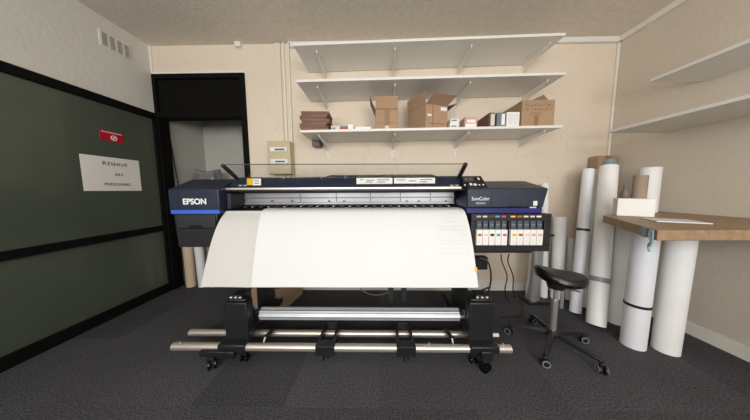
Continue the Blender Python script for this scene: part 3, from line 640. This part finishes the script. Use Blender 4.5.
# carriers on the tubes
for xa in (324.5, 406.5):
    c = at(xa, 346, Y=YT-.03).x; bm = B()
    box(bm, c-.06, c+.06, YT-.032, YT+.03, zf-.035, zf+.03)
    hexa(bm, [(c-.058, YT+.02, zf-.02), (c-.042, YT+.02, zf-.02), (c-.042, YB+.03, zb2-.025), (c-.058, YB+.03, zb2-.025), (c-.058, YT-.03, zf+.03), (c-.042, YT-.03, zf+.03), (c-.035, YB+.03, zb2+.07), (c-.05, YB+.03, zb2+.07)])
    hexa(bm, [(c+.042, YT+.02, zf-.02), (c+.058, YT+.02, zf-.02), (c+.058, YB+.03, zb2-.025), (c+.042, YB+.03, zb2-.025), (c+.042, YT-.03, zf+.03), (c+.058, YT-.03, zf+.03), (c+.05, YB+.03, zb2+.07), (c+.035, YB+.03, zb2+.07)])
    box(bm, c-.05, c+.05, YB+.018, YB+.034, zb2-.02, zb2+.07)
    box(bm, c-.018, c-.008, YT-.02, YT+.01, zf-.08, zf-.035); box(bm, c+.01, c+.02, YT-.02, YT+.01, zf-.07, zf-.035)
    make('tube_carrier', bm, 'black', PR, .003)
# legs
def leg(xa, xb, side):
    X0, X1 = at(xa, 325, Y=1.3).x, at(xb, 325, Y=1.3).x; zt_ = at(xa, 303, Y=1.3).z; zb0 = at(xa, 351.5, Y=1.26).z
    L = empty('leg', (0, 0, 0)); L.parent = PR; L.location = Vector(((X0+X1)/2, 1.4, 0))-POS[PR.name]; POS[L.name] = Vector(((X0+X1)/2, 1.4, 0))
    xc = (X0+X1)/2
    bm = B(); box(bm, X0, X1, 1.30, 1.375, zb0+.03, zt_); box(bm, X0+.01, X1-.01, 1.31, 1.37, zt_, zt_+.02); box(bm, X0, X1-.02 if side < 0 else X1, 1.375, 1.52, zb0+.03, zk-.06)
    box(bm, X0-.01, X1+.01, 1.235, 1.31, zb0, zf+.035)
    make('leg_cover', bm, 'black', L, .008)
    bm = B(); box(bm, xc-.045, xc+.045, 1.62, 1.74, .10, .74); make('column', bm, 'black', L, .005)
    bm = B(); box(bm, xc-.04, xc+.04, 1.53, 2.0, .085, .145); box(bm, xc-.035, xc+.035, 1.21, 1.32, .085, zb0+.035); box(bm, xc-.04, xc+.04, 1.3, 1.54, .09, .15); make('foot_beam', bm, 'black', L, .006)
    bm = B(); s = -side
    x_in = X1 if side < 0 else X0
    hexa(bm, [(x_in, 1.42, zk-.07), (x_in+s*.03, 1.42, zk-.07), (x_in+s*.03, 1.46, zk-.07), (x_in, 1.46, zk-.07), (x_in, 1.38, zk+.035), (x_in+s*.03, 1.38, zk+.035), (x_in+s*.03, 1.46, zk+.035), (x_in, 1.46, zk+.035)])
    make('core_holder', bm, 'dgrey', L, .004)
    # slanted arm to front tube
    bm = B(); x2 = x_in+s*.03
    hexa(bm, [(x_in+s*.02, 1.25, zf-.03), (x_in+s*.06, 1.25, zf-.03), (x_in+s*.06, 1.30, zf-.03), (x_in+s*.02, 1.30, zf-.03), (x_in+s*.09, 1.40, zb2+.05), (x_in+s*.12, 1.40, zb2+.05), (x_in+s*.12, 1.46, zb2+.03), (x_in+s*.09, 1.46, zb2+.03)])
    make('swing_arm', bm, 'black', L, .004)
    bm = B(); cyl(bm, (x_in+s*.095, 1.31, zf+.0), (x_in+s*.095, 1.33, zb2+.05), .006, n=10); make('stay_rod', bm, 'steel', L)
    bm = B(); box(bm, xc-.03, xc+.03, 1.315, 1.39, zt_+.021, zt_+.045); cyl(bm, (xc+.03, 1.38, zt_+.045), (xc+.085, 1.37, zt_+.075), .007, n=10); make('lock_lever', bm, 'black', L, .003)
    for k in range(3):
        bm = B(); box(bm, xc-.035+.03*k, xc-.02+.03*k, 1.308, 1.3148, zt_+.028, zt_+.036); make('screw', bm, 'ltgrey', L)
    # casters front and back
    for (cx, cy, sw) in ((at(210.5, 366, Z=.03).x if side < 0 else xc+.0, 1.235, .6), (xc, 1.93, -.4), (xc+.045*(-side), 1.30, 0)):
        K = empty('caster', (0, 0, 0)); K.parent = L; K.location = Vector((cx, cy, 0))-POS[L.name]; POS[K.name] = Vector((cx, cy, 0))
        if sw == 0:
            pass
        rw = .032 if sw else .024
        bm = B(); ax = Vector((math.cos(sw), math.sin(sw), 0))
        for o_ in (-.016, .016):
            c = Vector((cx, cy, rw))+ax*o_; lathe(bm, c-ax*.008, ax, [(rw*.7, 0), (rw, .003), (rw, .013), (rw*.7, .016)], 24)
        make('wheel_body', bm, 'blackg', L)
        bm = B(); box(bm, cx-.022, cx+.022, cy-.02, cy+.02, rw*2+.001, .086); make('fork', bm, 'black', L, .004)
        D.objects.remove(K)
    return L
leg(224.5, 247.5, -1); leg(469, 494, 1)
# left corner brake pedal bits
bm = B(); a = at(206, 354, Y=1.24); box(bm, a.x-.03, at(226, 350, Y=1.24).x, 1.22, 1.32, .087, .125); make('outrigger', bm, 'black', PR, .005)
bm = B(); box(bm, at(240, 340, Y=1.7).x, at(480, 340, Y=1.7).x, 1.63, 1.69, .50, .60); make('cross_beam', bm, 'black', PR, .004)
for x in (391, 404): 
    a = at(x, 298, Y=1.6); bx('bracket', 'dgrey', PR, a.x-.02, a.x+.02, 1.6, 1.64, a.z-.04, .75 if 0 else .52, bevel=.002)
a = at(496, 336, Y=1.32); bm = B(); cyl(bm, (a.x-.02, 1.33, a.z), (a.x+.02, 1.33, a.z), .012, n=14); make('side_knob', bm, 'ltgrey', PR)
# hose arcs at the right, under the rack
bm = B(); wire(bm, [at(479, 258, Y=1.6), at(488, 262, Y=1.58), at(491, 278, Y=1.56), at(487, 296, Y=1.55), at(482, 300, Y=1.55)], .006); make('hose', bm, 'black', PR)

# ---------------------------------------------------------------- paper
def sheet(prof, XLs, XRs, m, name, label, th=.0012, n=24):
    # prof: list of (Y, Z); X edges interpolated by row
    P = [Vector((0, y, z)) for y, z in prof]; Q = []
    for i in range(len(P)-1):
        a, b, c, d = P[max(i-1, 0)], P[i], P[i+1], P[min(i+2, len(P)-1)]
        for k in range(6): t = k/6; Q.append(.5*((2*b) + (c-a)*t + (2*a-5*b+4*c-d)*t*t + (3*b-a-3*c+d)*t**3))
    Q.append(P[-1]); bm = B(); rows = []; N = len(Q)
    for off in (0, 1):
        rws = []
        for i, q in enumerate(Q):
            t = i/(N-1); x0 = XLs[0]+(XLs[1]-XLs[0])*t; x1 = XRs[0]+(XRs[1]-XRs[0])*t
            d = (Q[min(i+1, N-1)]-Q[max(i-1, 0)]).normalized(); nr = Vector((0, d.z, -d.y))*(-th if off else 0)
            rws.append([bm.verts.new(Vector((x0+(x1-x0)*j/n, q.y+.002*math.sin(j*.9)*t, q.z))+nr) for j in range(n+1)])
        rows.append(rws)
    F_, K_ = rows
    for i in range(N-1):
        for j in range(n):
            bm.faces.new((F_[i][j], F_[i][j+1], F_[i+1][j+1], F_[i+1][j])); bm.faces.new((K_[i][j], K_[i+1][j], K_[i+1][j+1], K_[i][j+1]))
        bm.faces.new((F_[i][0], F_[i+1][0], K_[i+1][0], K_[i][0])); bm.faces.new((F_[i][n], K_[i][n], K_[i+1][n], F_[i+1][n]))
    for j in range(n):
        bm.faces.new((F_[0][j], K_[0][j], K_[0][j+1], F_[0][j+1])); bm.faces.new((F_[-1][j], F_[-1][j+1], K_[-1][j+1], K_[-1][j]))
    return tag(make(name, bm, m, None), label, 'paper'), Q
prof = [(1.60, zpt+.0005), (1.55, zpt+.0008), (1.50, zpt-.001)] + [(Y, at(360, y, Y=Y).z) for y, Y in ((211.5, 1.455), (219, 1.415), (232, 1.37), (252, 1.32), (287.2, 1.25))]
PS, Q = sheet(prof, (at(267, 207, Y=1.56).x, at(251, 287, Y=1.25).x), (at(457, 207, Y=1.56).x, at(478.5, 287, Y=1.25).x), 'paper', 'printed_sheet', 'wide bright white printed sheet curving down from the printer to the front')
prof2 = [(y+.014 if k > 1 else y, z-.003-(.002 if k < 3 else .004)) for k, (y, z) in enumerate(prof)]
prof2[0] = (1.60, zpt-.0006-.0014+.0)
prof2 = [(1.58, zpt-.0009+.0004)] + [(y+.013, z-.005) for y, z in prof[2:]]
prof2 = [(1.499, zpt-.012), (1.485, zpt-.013)] + [(y+.02, z-.012) for y, z in prof[3:]]
sheet(prof2, (at(229, 208, Y=1.5).x, at(200.5, 287, Y=1.27).x), (at(459.5, 208, Y=1.5).x, at(476, 287, Y=1.27).x), 'paperg', 'under_sheet', 'wider greyish white sheet hanging beneath the bright printed sheet')
# faint printed table following the sheet
def on_sheet(x, y):
    best = None
    for i in range(len(Q)-1):
        a, b = Q[i], Q[i+1]; pa, pb = None, None
        # find Y where sight line crosses the profile
        for k in range(8):
            t = k/8; q = a.lerp(b, t); p = at(x, y, Y=q.y); e = abs(p.z-q.z)
            if best is None or e < best[0]: best = (e, Vector((p.x, q.y, q.z)), (b-a).normalized())
    return best[1], best[2]
bm = B()
def patch(x0, x1, y0, y1):
    (a, d1), (b, _), (c, _), (e, _) = on_sheet(x0, y1), on_sheet(x1, y1), on_sheet(x1, y0), on_sheet(x0, y0)
    n = Vector((0, d1.z, -d1.y)).normalized()
    if n.y > 0: n = -n
    prism(bm, [v+n*.0025 for v in (a, b, c, e)], n*.0003)
rows = [(214, 443, 465), (218, 443, 466), (222.5, 444, 467), (227, 436, 468), (231, 437, 469), (236, 438, 470), (241, 439, 470), (249, 439.5, 471), (254, 440, 472)]
for y, a, b in rows:
    x = a
    while x < b-3:
        w = random.uniform(1.5, 4); 
        if random.random() < .85: patch(x, min(x+w, b), y-1.0, y+.0)
        x += w+.9
tag(make('printed_text', bm, 'printm', PS), kind='stuff')
for y, a, b in ((243.5, 438.5, 471), (257.8, 441, 473), (229, 437, 468)):
    bm = B(); patch(a, b, y, y+.45); make('ruled_line', bm, 'printm', PS)
bm = B(); patch(474.6, 477, 267, 271.5); make('yellow_mark', bm, 'yellow', PS)

# ---------------------------------------------------------------- stool
SX, SY = 1.25, 1.46
SS = .84
ST = empty('rolling_stool', (SX, SY, 0), 'black padded saddle stool with a chrome column and five castors beside the printer', 'stool')
zseat = at(560, 277.5, Y=SY).z
bm = B(); n = 40; rings = []
ang = math.radians(-18)
for r_, h in ((.05, -.01), (.14, -.005), (.172, .012), (.182, .03), (.178, .05), (.16, .066), (.11, .072), (.05, .07)):
    ring = []
    for i in range(n):
        a = 2*math.pi*i/n; u, v = math.cos(a)*r_*.83, math.sin(a)*r_*.7
        dip = (.7*(u/.16)**2 - .15)*.05 if h > .02 else (.3*(u/.18)**2)*.03
        x = SX+.02+u*math.cos(ang)-v*math.sin(ang); y = SY+u*math.sin(ang)+v*math.cos(ang)
        ring.append(Vector((x, y, zseat-.03+h+dip + (.022*(-u/.17)))))
    rings.append(ring)
loft(bm, rings); make('seat', bm, 'leather', ST, segs=3)
bm = B(); cyl(bm, (SX, SY, zseat-.075), (SX, SY, zseat-.036), .05, .06); cyl(bm, (SX, SY, zseat-.06), (SX+.11, SY-.06, zseat-.075), .006, n=8); make('seat_mount', bm, 'black', ST)
bm = B(); cyl(bm, (SX, SY, .10), (SX, SY, zseat-.16), .02); cyl(bm, (SX, SY, zseat-.16), (SX, SY, zseat-.076), .014); make('column', bm, 'chrome', ST)
bm = B(); box(bm, SX+.028, SX+.045, SY-.02, SY-.006, zseat-.22, zseat-.07); make('height_rod', bm, 'chrome', ST, .002)
bm = B(); lathe(bm, (SX, SY, .075), (0, 0, 1), [(.03, 0), (.045, .008), (.045, .035), (.032, .05)], 24); make('hub', bm, 'black', ST)
for k in range(5):
    a = math.radians(-64+72*k); d = Vector((math.cos(a), math.sin(a), 0)); R_ = .262
    bm = B(); p, q = Vector((SX, SY, .1))+d*.035, Vector((SX, SY, .078))+d*R_; s = Vector((-d.y, d.x, 0))
    hexa(bm, [p-s*.022-Vector((0, 0, .018)), q-s*.013-Vector((0, 0, .008)), q+s*.013-Vector((0, 0, .008)), p+s*.022-Vector((0, 0, .018)), p-s*.018+Vector((0, 0, .018)), q-s*.010+Vector((0, 0, .01)), q+s*.010+Vector((0, 0, .01)), p+s*.018+Vector((0, 0, .018))])
    lg = make('leg', bm, 'black', ST, .004)
    sw = a+[.7, 1.2, .4, 1.0, .5][k]; ax = Vector((math.cos(sw), math.sin(sw), 0)); c0 = Vector((SX, SY, 0))+d*R_
    bm = B()
    for o_ in (-.014, .014): lathe(bm, c0+Vector((0, 0, .027))+ax*(o_-.007), ax, [(.018, 0), (.026, .003), (.026, .011), (.018, .014)], 20)
    make('wheel', bm, 'black', lg)
    for o_ in (-.0235, .0215): 
        bm = B()
        c = c0+Vector((0, 0, .027))+ax*o_; u, v = frame_of(ax); m_ = 20
        for i in range(m_):
            a1, a2 = 2*math.pi*i/m_, 2*math.pi*(i+1)/m_
            f = lambda t, rr: c+(u*math.cos(t)+v*math.sin(t))*rr
            hexa(bm, [f(a1, .018), f(a2, .018), f(a2, .023), f(a1, .023), f(a1, .018)+ax*.002, f(a2, .018)+ax*.002, f(a2, .023)+ax*.002, f(a1, .023)+ax*.002])
        make('wheel_rim', bm, 'grey', lg)
    bm = B(); box(bm, c0.x-.014, c0.x+.014, c0.y-.014, c0.y+.014, .053, .072, rot=sw); make('castor_hood', bm, 'black', lg, .004)

# ---------------------------------------------------------------- rolls in the right corner
def roll(b, t, r, m, label, name='paper_roll', wall=None, straps=(), plug=None, core=.03, n=36, inner=True, cat='paper roll'):
    b, t = Vector(b), Vector(t); ax = (t-b).normalized()
    # lift so that the lowest rim point touches the floor
    b = b + ax*(r*math.sqrt(max(0, 1-ax.z**2))/max(ax.z, .1))*1.0 if b.z == 0 else b
    R_ = empty(name, (b.x, b.y, 0 if b.z < .3 else b.z), label, cat, 'rolls standing in the right corner' if name == 'paper_roll' else None)
    bm = B(); pipe(bm, b, t, r, r-core, n); make('paper_winding', bm, m, R_)
    bm = B(); pipe(bm, b+ax*.002, t-ax*.002, core-.0005, .006, 24); make('core_tube', bm, 'kraft', R_)
    u, v = frame_of(ax); e = math.radians(200)
    for (k, w, mm) in straps:
        c = b+ax*((t-b).length*k); bm = B(); pipe(bm, c-ax*w/2, c+ax*w/2, r+.004, .0038, n); make('strap', bm, mm, R_)
    if plug:
        bm = B(); cyl(bm, t+ax*.001, t+ax*.06, r*.86, r*.6); make('end_wrap', bm, plug, R_)
    return R_
def P3(x, y, Y): return at(x, y, Y=Y)
fl = lambda x, y: at(x, y, Z=0)
bA = fl(575, 313); bA.z = 0
tA = P3(588.5, 169.5, 2.06)
roll(bA, tA, .043, 'rollc', 'tall white roll with a black strap, leaning left of the tallest roll', straps=((.57, .022, 'black'),), core=.02)
b2 = fl(584.5, 307.5); b2.z = 0; t2 = P3(598.5, 170, 2.14)
roll(b2, t2, .042, 'rollg', 'pale grey roll squeezed behind the two tallest rolls', core=.02)
bB = fl(595.5, 326.5); bB.z = 0; tB = P3(609, 166.5, 1.95)
RB = roll(bB, tB, .061, 'rollw', 'tallest thick white roll with a grey strap and blue grey wrap on top', straps=((.27, .04, 'grey'),), plug='bluegrey')
p = fl(614.5, 322); roll((p.x, p.y, 0), (p.x+.02, p.y+.01, .87), .055, 'rollg', 'plain pale roll standing under the wooden table right of the tallest roll')
p = fl(632.5, 345); roll((p.x, p.y, 0), (p.x+.006, p.y, .865), .064, 'rollc', 'cool white roll with a black strap standing under the table corner', straps=((.36, .018, 'black'),))
p = fl(665, 350); roll((p.x, p.y, 0), (p.x+.012, p.y, .80), .065, 'rollw', 'thick plain white roll at the right edge under the table')
p = fl(556.5, 299); roll((p.x, p.y, 0), P3(560, 217, 2.22), .055, 'rollw', 'short white tube with an open end behind the stool seat')
p = fl(543.5, 297); roll((p.x, p.y, 0), P3(545, 183.5, 2.25), .034, 'rollw', 'slim white tube whose top rises just behind the right end of the printer', core=.015)
p = fl(568.5, 301); roll((p.x, p.y, 0), P3(571.5, 238, 2.24), .03, 'rollg', 'slim pale tube half hidden behind the stool', core=.015)
# tall cardboard carton in the corner
X0, X1 = at(603, 170, Y=2.2).x, at(624, 170, Y=2.2).x
X1 = min(XR-.03, X1); X0 = X1-.19; zt = at(612, 155.5, Y=2.2).z
r = empty('corner_carton', ((X0+X1)/2, 2.24, 0), 'tall slim brown carton standing in the corner behind the rolls', 'cardboard box')
bx('carton_body', 'card', r, X0, X1, 2.2, 2.29, 0, zt, bevel=.004); bx('tape_strip', 'tapem', r, X0+.07, X0+.12, 2.1985, 2.2, .3, zt-.002)

# ---------------------------------------------------------------- wooden table on the right
TZ = .935; A_ = at(603, 215.5, Z=TZ); B_ = at(655, 229.5, Z=TZ)
dirAB = (B_-A_).normalized(); B2 = A_+dirAB*.66
poly = [(A_.x, A_.y), (B2.x, B2.y), (XR-.01, B2.y), (XR-.01, 1.92), (2.17, 1.92), (2.06, 1.745)]
TB = empty('side_table', (2.0, 1.3, 0), 'light wood topped table along the right wall with rolls standing under it', 'table')
bm = B(); prism(bm, [(x, y, TZ-.05) for x, y in poly], (0, 0, .05)); make('tabletop', bm, 'wood', TB, .003)
for (x, y) in ((2.35, 1.84), (2.35, B2.y+.06)):
    bx('leg', 'white', TB, x-.025, x+.025, y-.025, y+.025, 0, TZ-.051, bevel=.003)
e = at(645, 231, Z=TZ-.03); 
bm = B(); p = A_+dirAB*((e-A_).length); nrm = Vector((dirAB.y, -dirAB.x, 0)); nrm = nrm if nrm.x < 0 else -nrm
pe0 = A_+dirAB*((at(647.5, 227, Z=TZ)-A_).length)
w_ = dirAB*.018
q = [pe0+nrm*.0015-w_, pe0+nrm*.0015+w_]
hexa(bm, [q[0]+Vector((0, 0, -.052)), q[1]+Vector((0, 0, -.052)), q[1]+nrm*.002+Vector((0, 0, -.052)), q[0]+nrm*.002+Vector((0, 0, -.052)), q[0]+Vector((0, 0, .001)), q[1]+Vector((0, 0, .001)), q[1]+nrm*.002+Vector((0, 0, .001)), q[0]+nrm*.002+Vector((0, 0, .001))])
tag(make('tape_piece', bm, 'bluetape', None), 'strip of pale blue tape stuck on the wooden table edge', 'tape')
bm = B(); pb = A_+dirAB*((at(652, 229, Z=TZ)-A_).length)+nrm*.006
wire(bm, [pb+Vector((0, 0, -.003)), pb+Vector((.0, 0, -.03))+nrm*.004, pb+dirAB*.01+Vector((0, 0, -.06)), pb-dirAB*.008+Vector((0, 0, -.08)), pb+dirAB*.004+Vector((0, 0, -.11))], .005)
wire(bm, [pb+dirAB*.012+Vector((0, 0, -.003)), pb+dirAB*.018+Vector((0, 0, -.05)), pb+dirAB*.004+Vector((0, 0, -.085))], .004)
tag(make('blue_cord', bm, 'bluetape', None), 'knotted blue ribbon hanging from the wooden table edge', 'cord')
# things on the table
FLc = Vector((1.722, 1.555, TZ+.001)); du = Vector((.819, -.574, 0)); dv_ = Vector((.574, .819, 0)); zt = at(630, 198.5, Y=1.53).z
r = empty('white_carton', FLc+du*.09+dv_*.05, 'white carton lying on the wooden table, carrying the brown tube', 'box')
bm = B(); q = [FLc, FLc+du*.175, FLc+du*.175+dv_*.11, FLc+dv_*.11]; hexa(bm, q+[Vector((v.x, v.y, zt)) for v in q]); make('carton_body', bm, 'lab', r, .003)
zz = zt+.001; kp = FLc+du*.112+dv_*.061; bm = B(); pipe(bm, (kp.x, kp.y, zz), (kp.x, kp.y, at(640, 175.5, Y=kp.y).z), .036, .005)
tag(make('kraft_tube', bm, 'kraft'), 'short brown cardboard tube standing on the white carton', 'cardboard tube')
c2x = at(648.5, 190, Y=1.80).x; bm = B(); pipe(bm, (c2x, 1.80, TZ+.001), (c2x, 1.80, at(645, 167.5, Y=1.80).z), .06, .03)
tag(make('short_roll', bm, 'rollw'), 'white roll standing on the table behind the brown tube', 'paper roll')
c = at(626.5, 193, Y=1.64); bm = B(); n = 16
lathe(bm, (FLc+du*.045+dv_*.064).xy.to_3d()+Vector((0, 0, zz)), (0, 0, 1), [(.018, 0), (.024, .01), (.024, .04), (.016, .06), (.010, .075), (.014, .09)], 14)
tag(make('small_pouch', bm, 'adapt'), 'small tied brown pouch beside the brown tube on the carton', 'pouch')
bm = B(); q = [at(628, 219, Z=TZ), at(655, 225, Z=TZ)]
box(bm, 1.66, 1.86, 1.2, 1.38, TZ+.001, TZ+.006, rot=-.5); o = make('paper_stack', bm, 'paper'); tag(o, 'flat white papers lying on the wooden table in front of the carton', 'paper')

# ---------------------------------------------------------------- doorway clutter on the left
p = fl(188, 286); 
def tube(pb, pt, r, m, label, name='leaning_tube'):
    pb = Vector(pb); pt = Vector(pt); ax = (pt-pb).normalized(); bm = B(); pipe(bm, pb+ax*r*math.sqrt(1-ax.z**2)/ax.z, pt, r, r*.4); return tag(make(name, bm, m), label, 'tube', 'tubes in the doorway')
def tb(xb, xt, yt, r, m, label): tube((at(xb, 283, Y=2.40).x, 2.40, 0), (at(xt, yt, Y=2.37).x, 2.37, at(xt, yt, Y=2.37).z), r, m, label)
tb(191.5, 186, 225, .05, 'beige', 'beige tube standing in the doorway behind the left end of the printer')
tb(203, 197.5, 235, .045, 'rollc', 'bluish white tube standing right of the beige tube in the doorway')
tb(214, 209.5, 232, .04, 'kraft', 'brownish tube half hidden behind the hanging sheet')
# plastic wrapped bundle in the doorway
Yb = YW+.27; x0, x1 = at(186, 175, Y=Yb).x, at(214, 175, Y=Yb).x; zt = at(195, 170, Y=Yb).z
r = empty('wrapped_bundle', ((x0+x1)/2, Yb+.1, 0), 'bundle wrapped in crumpled clear plastic standing in the doorway', 'bundle')
bm = B(); rings = []
for k in range(15):
    z = .0+zt*k/14; ring = []
    for i in range(26):
        a = 2*math.pi*i/26; w = 1+.07*math.sin(3*a+k*1.3)+.06*math.sin(7*a-k*.9)+.05*random.uniform(-1, 1)
        if k == 14: w *= .8
        ring.append(Vector(((x0+x1)/2+(x1-x0)/2*w*math.cos(a), Yb+.12+.11*w*math.sin(a), z+(.02*math.sin(2*a+1) if k > 11 else 0))))
    rings.append(ring)
loft(bm, rings); make('plastic_wrap', bm, 'wrap', r)
bx('contents', 'greyd', r, (x0+x1)/2-.10, (x0+x1)/2+.12, Yb+.07, Yb+.17, .02, zt-.05, bevel=.01)
# leaning pale board with dark edge
bm = B(); a, b = at(167, 121, Y=YW+.125), at(179, 190, Y=YW+.15)
d = (b-a); bot = a + d*(a.z/(a.z-b.z))
wire(bm, [a, b, a+d*1.8, Vector((max(bot.x, (a+d*1.8).x), YW+.15, .012))], .006, sub=4)
tag(make('hanging_cable', bm, 'black'), 'dark cable hanging down in the doorway left of the plastic bundle', 'cable')
bm = B(); cx_ = at(199, 140, Y=YW+.6).x; cyl(bm, (cx_, YW+.61, 0), (cx_, YW+.61, at(199, 123, Y=YW+.61).z), .007, n=10); tag(make('passage_pipe', bm, 'white'), 'thin white vertical pipe on the passage wall seen through the doorway', 'pipe')

# ---------------------------------------------------------------- under the printer and the right
a0 = at(253, 303, Y=1.9); 
X0, X1 = at(253, 300, Y=1.92).x, at(284, 300, Y=1.92).x
r = empty('floor_carton', ((X0+X1)/2, 2.0, 0), 'brown carton on the floor behind the left leg of the printer', 'cardboard box')
bm = B(); q = [(X0, 1.90), (X1, 1.84), (X1+.07, 2.22), (X0+.05, 2.26)]
zc_ = at(270, 284, Y=1.95).z
hexa(bm, [(x, y, 0) for x, y in q]+[(x, y, zc_) for x, y in q]); make('carton_body', bm, 'card', r, .004)
bx('tape_strip', 'tapem', r, (X0+X1)/2, (X0+X1)/2+.05, 1.9, 2.2, zc_+.0005, zc_+.0015)
# chrome pedestals behind the ink rack
CH = empty('chrome_pedestal', (at(528, 298, Z=0).x, at(531, 301, Z=0).y, 0), 'chrome pedestal leg on a dark base plate behind the ink cartridges', 'pedestal')
cx, cy = CH.location.x, CH.location.y
bm = B(); lathe(bm, (cx, cy, .029), (0, 0, 1), [(.062, 0), (.06, .06), (.046, .35), (.044, .651)]); make('chrome_column', bm, 'chrome', CH)
bm = B(); cyl(bm, (cx+.075, cy+.03, .029), (cx+.075, cy+.03, .68), .022); make('chrome_column', bm, 'chrome', CH)
bm = B(); box(bm, cx-.09, cx+.11, cy-.08, cy+.09, 0.0, .028); make('base_plate', bm, 'black', CH, .006)
bm = B(); box(bm, cx-.10, cx+.11, cy-.08, cy+.09, .681, .70); make('top_plate', bm, 'black', CH, .004)
# cables
def cable(pts, r, label, m='black'): bm = B(); wire(bm, pts, r); return tag(make('power_cable', bm, m), label, 'cable')
cable([at(501, 254, Y=1.85), at(502, 262, Y=1.9), at(507, 276, Y=1.95), at(505, 290, Y=2.0), Vector((at(508, 300, Z=0).x, at(508, 300, Z=0).y, .006)), Vector((at(522, 304, Z=0).x, at(522, 304, Z=0).y, .006)), Vector((at(520, 316, Z=0).x, at(520, 316, Z=0).y, .006)), Vector((at(500, 318, Z=0).x, at(500, 318, Z=0).y, .006))], .005, 'left one of two black cables dropping from the ink rack to the floor')
cable([at(509, 254, Y=1.85), at(508, 262, Y=1.92), at(513, 276, Y=1.98), at(513, 290, Y=2.05), Vector((at(516, 297, Z=0).x-.03, at(524, 298, Z=0).y, .006))], .005, 'right one of two black cables dropping from the ink rack')
cable([at(360, 288, Y=2.1), at(368, 293.5, Y=2.1), at(378, 295, Y=2.1), at(389, 292, Y=2.1), at(394, 286, Y=2.1)], .005, 'grey cable loop sagging low behind the white sheet', 'grey')
a = fl(483, 307); r = empty('foot_pedal', (a.x, 1.98, 0), 'small blue grey box on the floor behind the right leg of the printer', 'box')
bx('pedal_body', 'bluegrey', r, a.x-.05, a.x+.06, 1.93, 2.03, 0, .1, bevel=.006); bx('pedal_base', 'black', r, a.x-.06, a.x+.07, 1.92, 2.04, .1005, .11, bevel=.002)

# ---------------------------------------------------------------- light: daylight through the two windows behind the camera
def area(loc, rot, sx, sy, e, col):
    l = D.lights.new('daylight', 'AREA'); l.shape = 'RECTANGLE'; l.size = sx; l.size_y = sy; l.energy = e; l.color = col
    o = D.objects.new('daylight', l); C.objects.link(o); o.location = loc; o.rotation_euler = rot; return o
for a, b in wins: area(((a+b)/2, YF-.02, (wz0+wz1)/2), (math.radians(90), 0, 0), 1.5, 1.25, 62, (1.0, .985, .965))
w = D.worlds.new('world'); bpy.context.scene.world = w; w.use_nodes = True
w.node_tree.nodes['Background'].inputs[0].default_value = (.8, .88, 1, 1); w.node_tree.nodes['Background'].inputs[1].default_value = 1.0

# ---------------------------------------------------------------- camera
cd = D.cameras.new('camera'); cam = D.objects.new('camera', cd); C.objects.link(cam)
cd.sensor_width = 36; cd.lens = F/750*36; cd.clip_start = .05
cam.matrix_world = Matrix(((_r2.x, _u2.x, -_f.x, CAM.x), (_r2.y, _u2.y, -_f.y, CAM.y), (_r2.z, _u2.z, -_f.z, CAM.z), (0, 0, 0, 1)))
sc = bpy.context.scene; sc.camera = cam
sc.view_settings.view_transform = 'Standard'; sc.view_settings.look = 'None'; sc.view_settings.exposure = 0; sc.view_settings.gamma = 1; sc.view_settings.use_curve_mapping = False
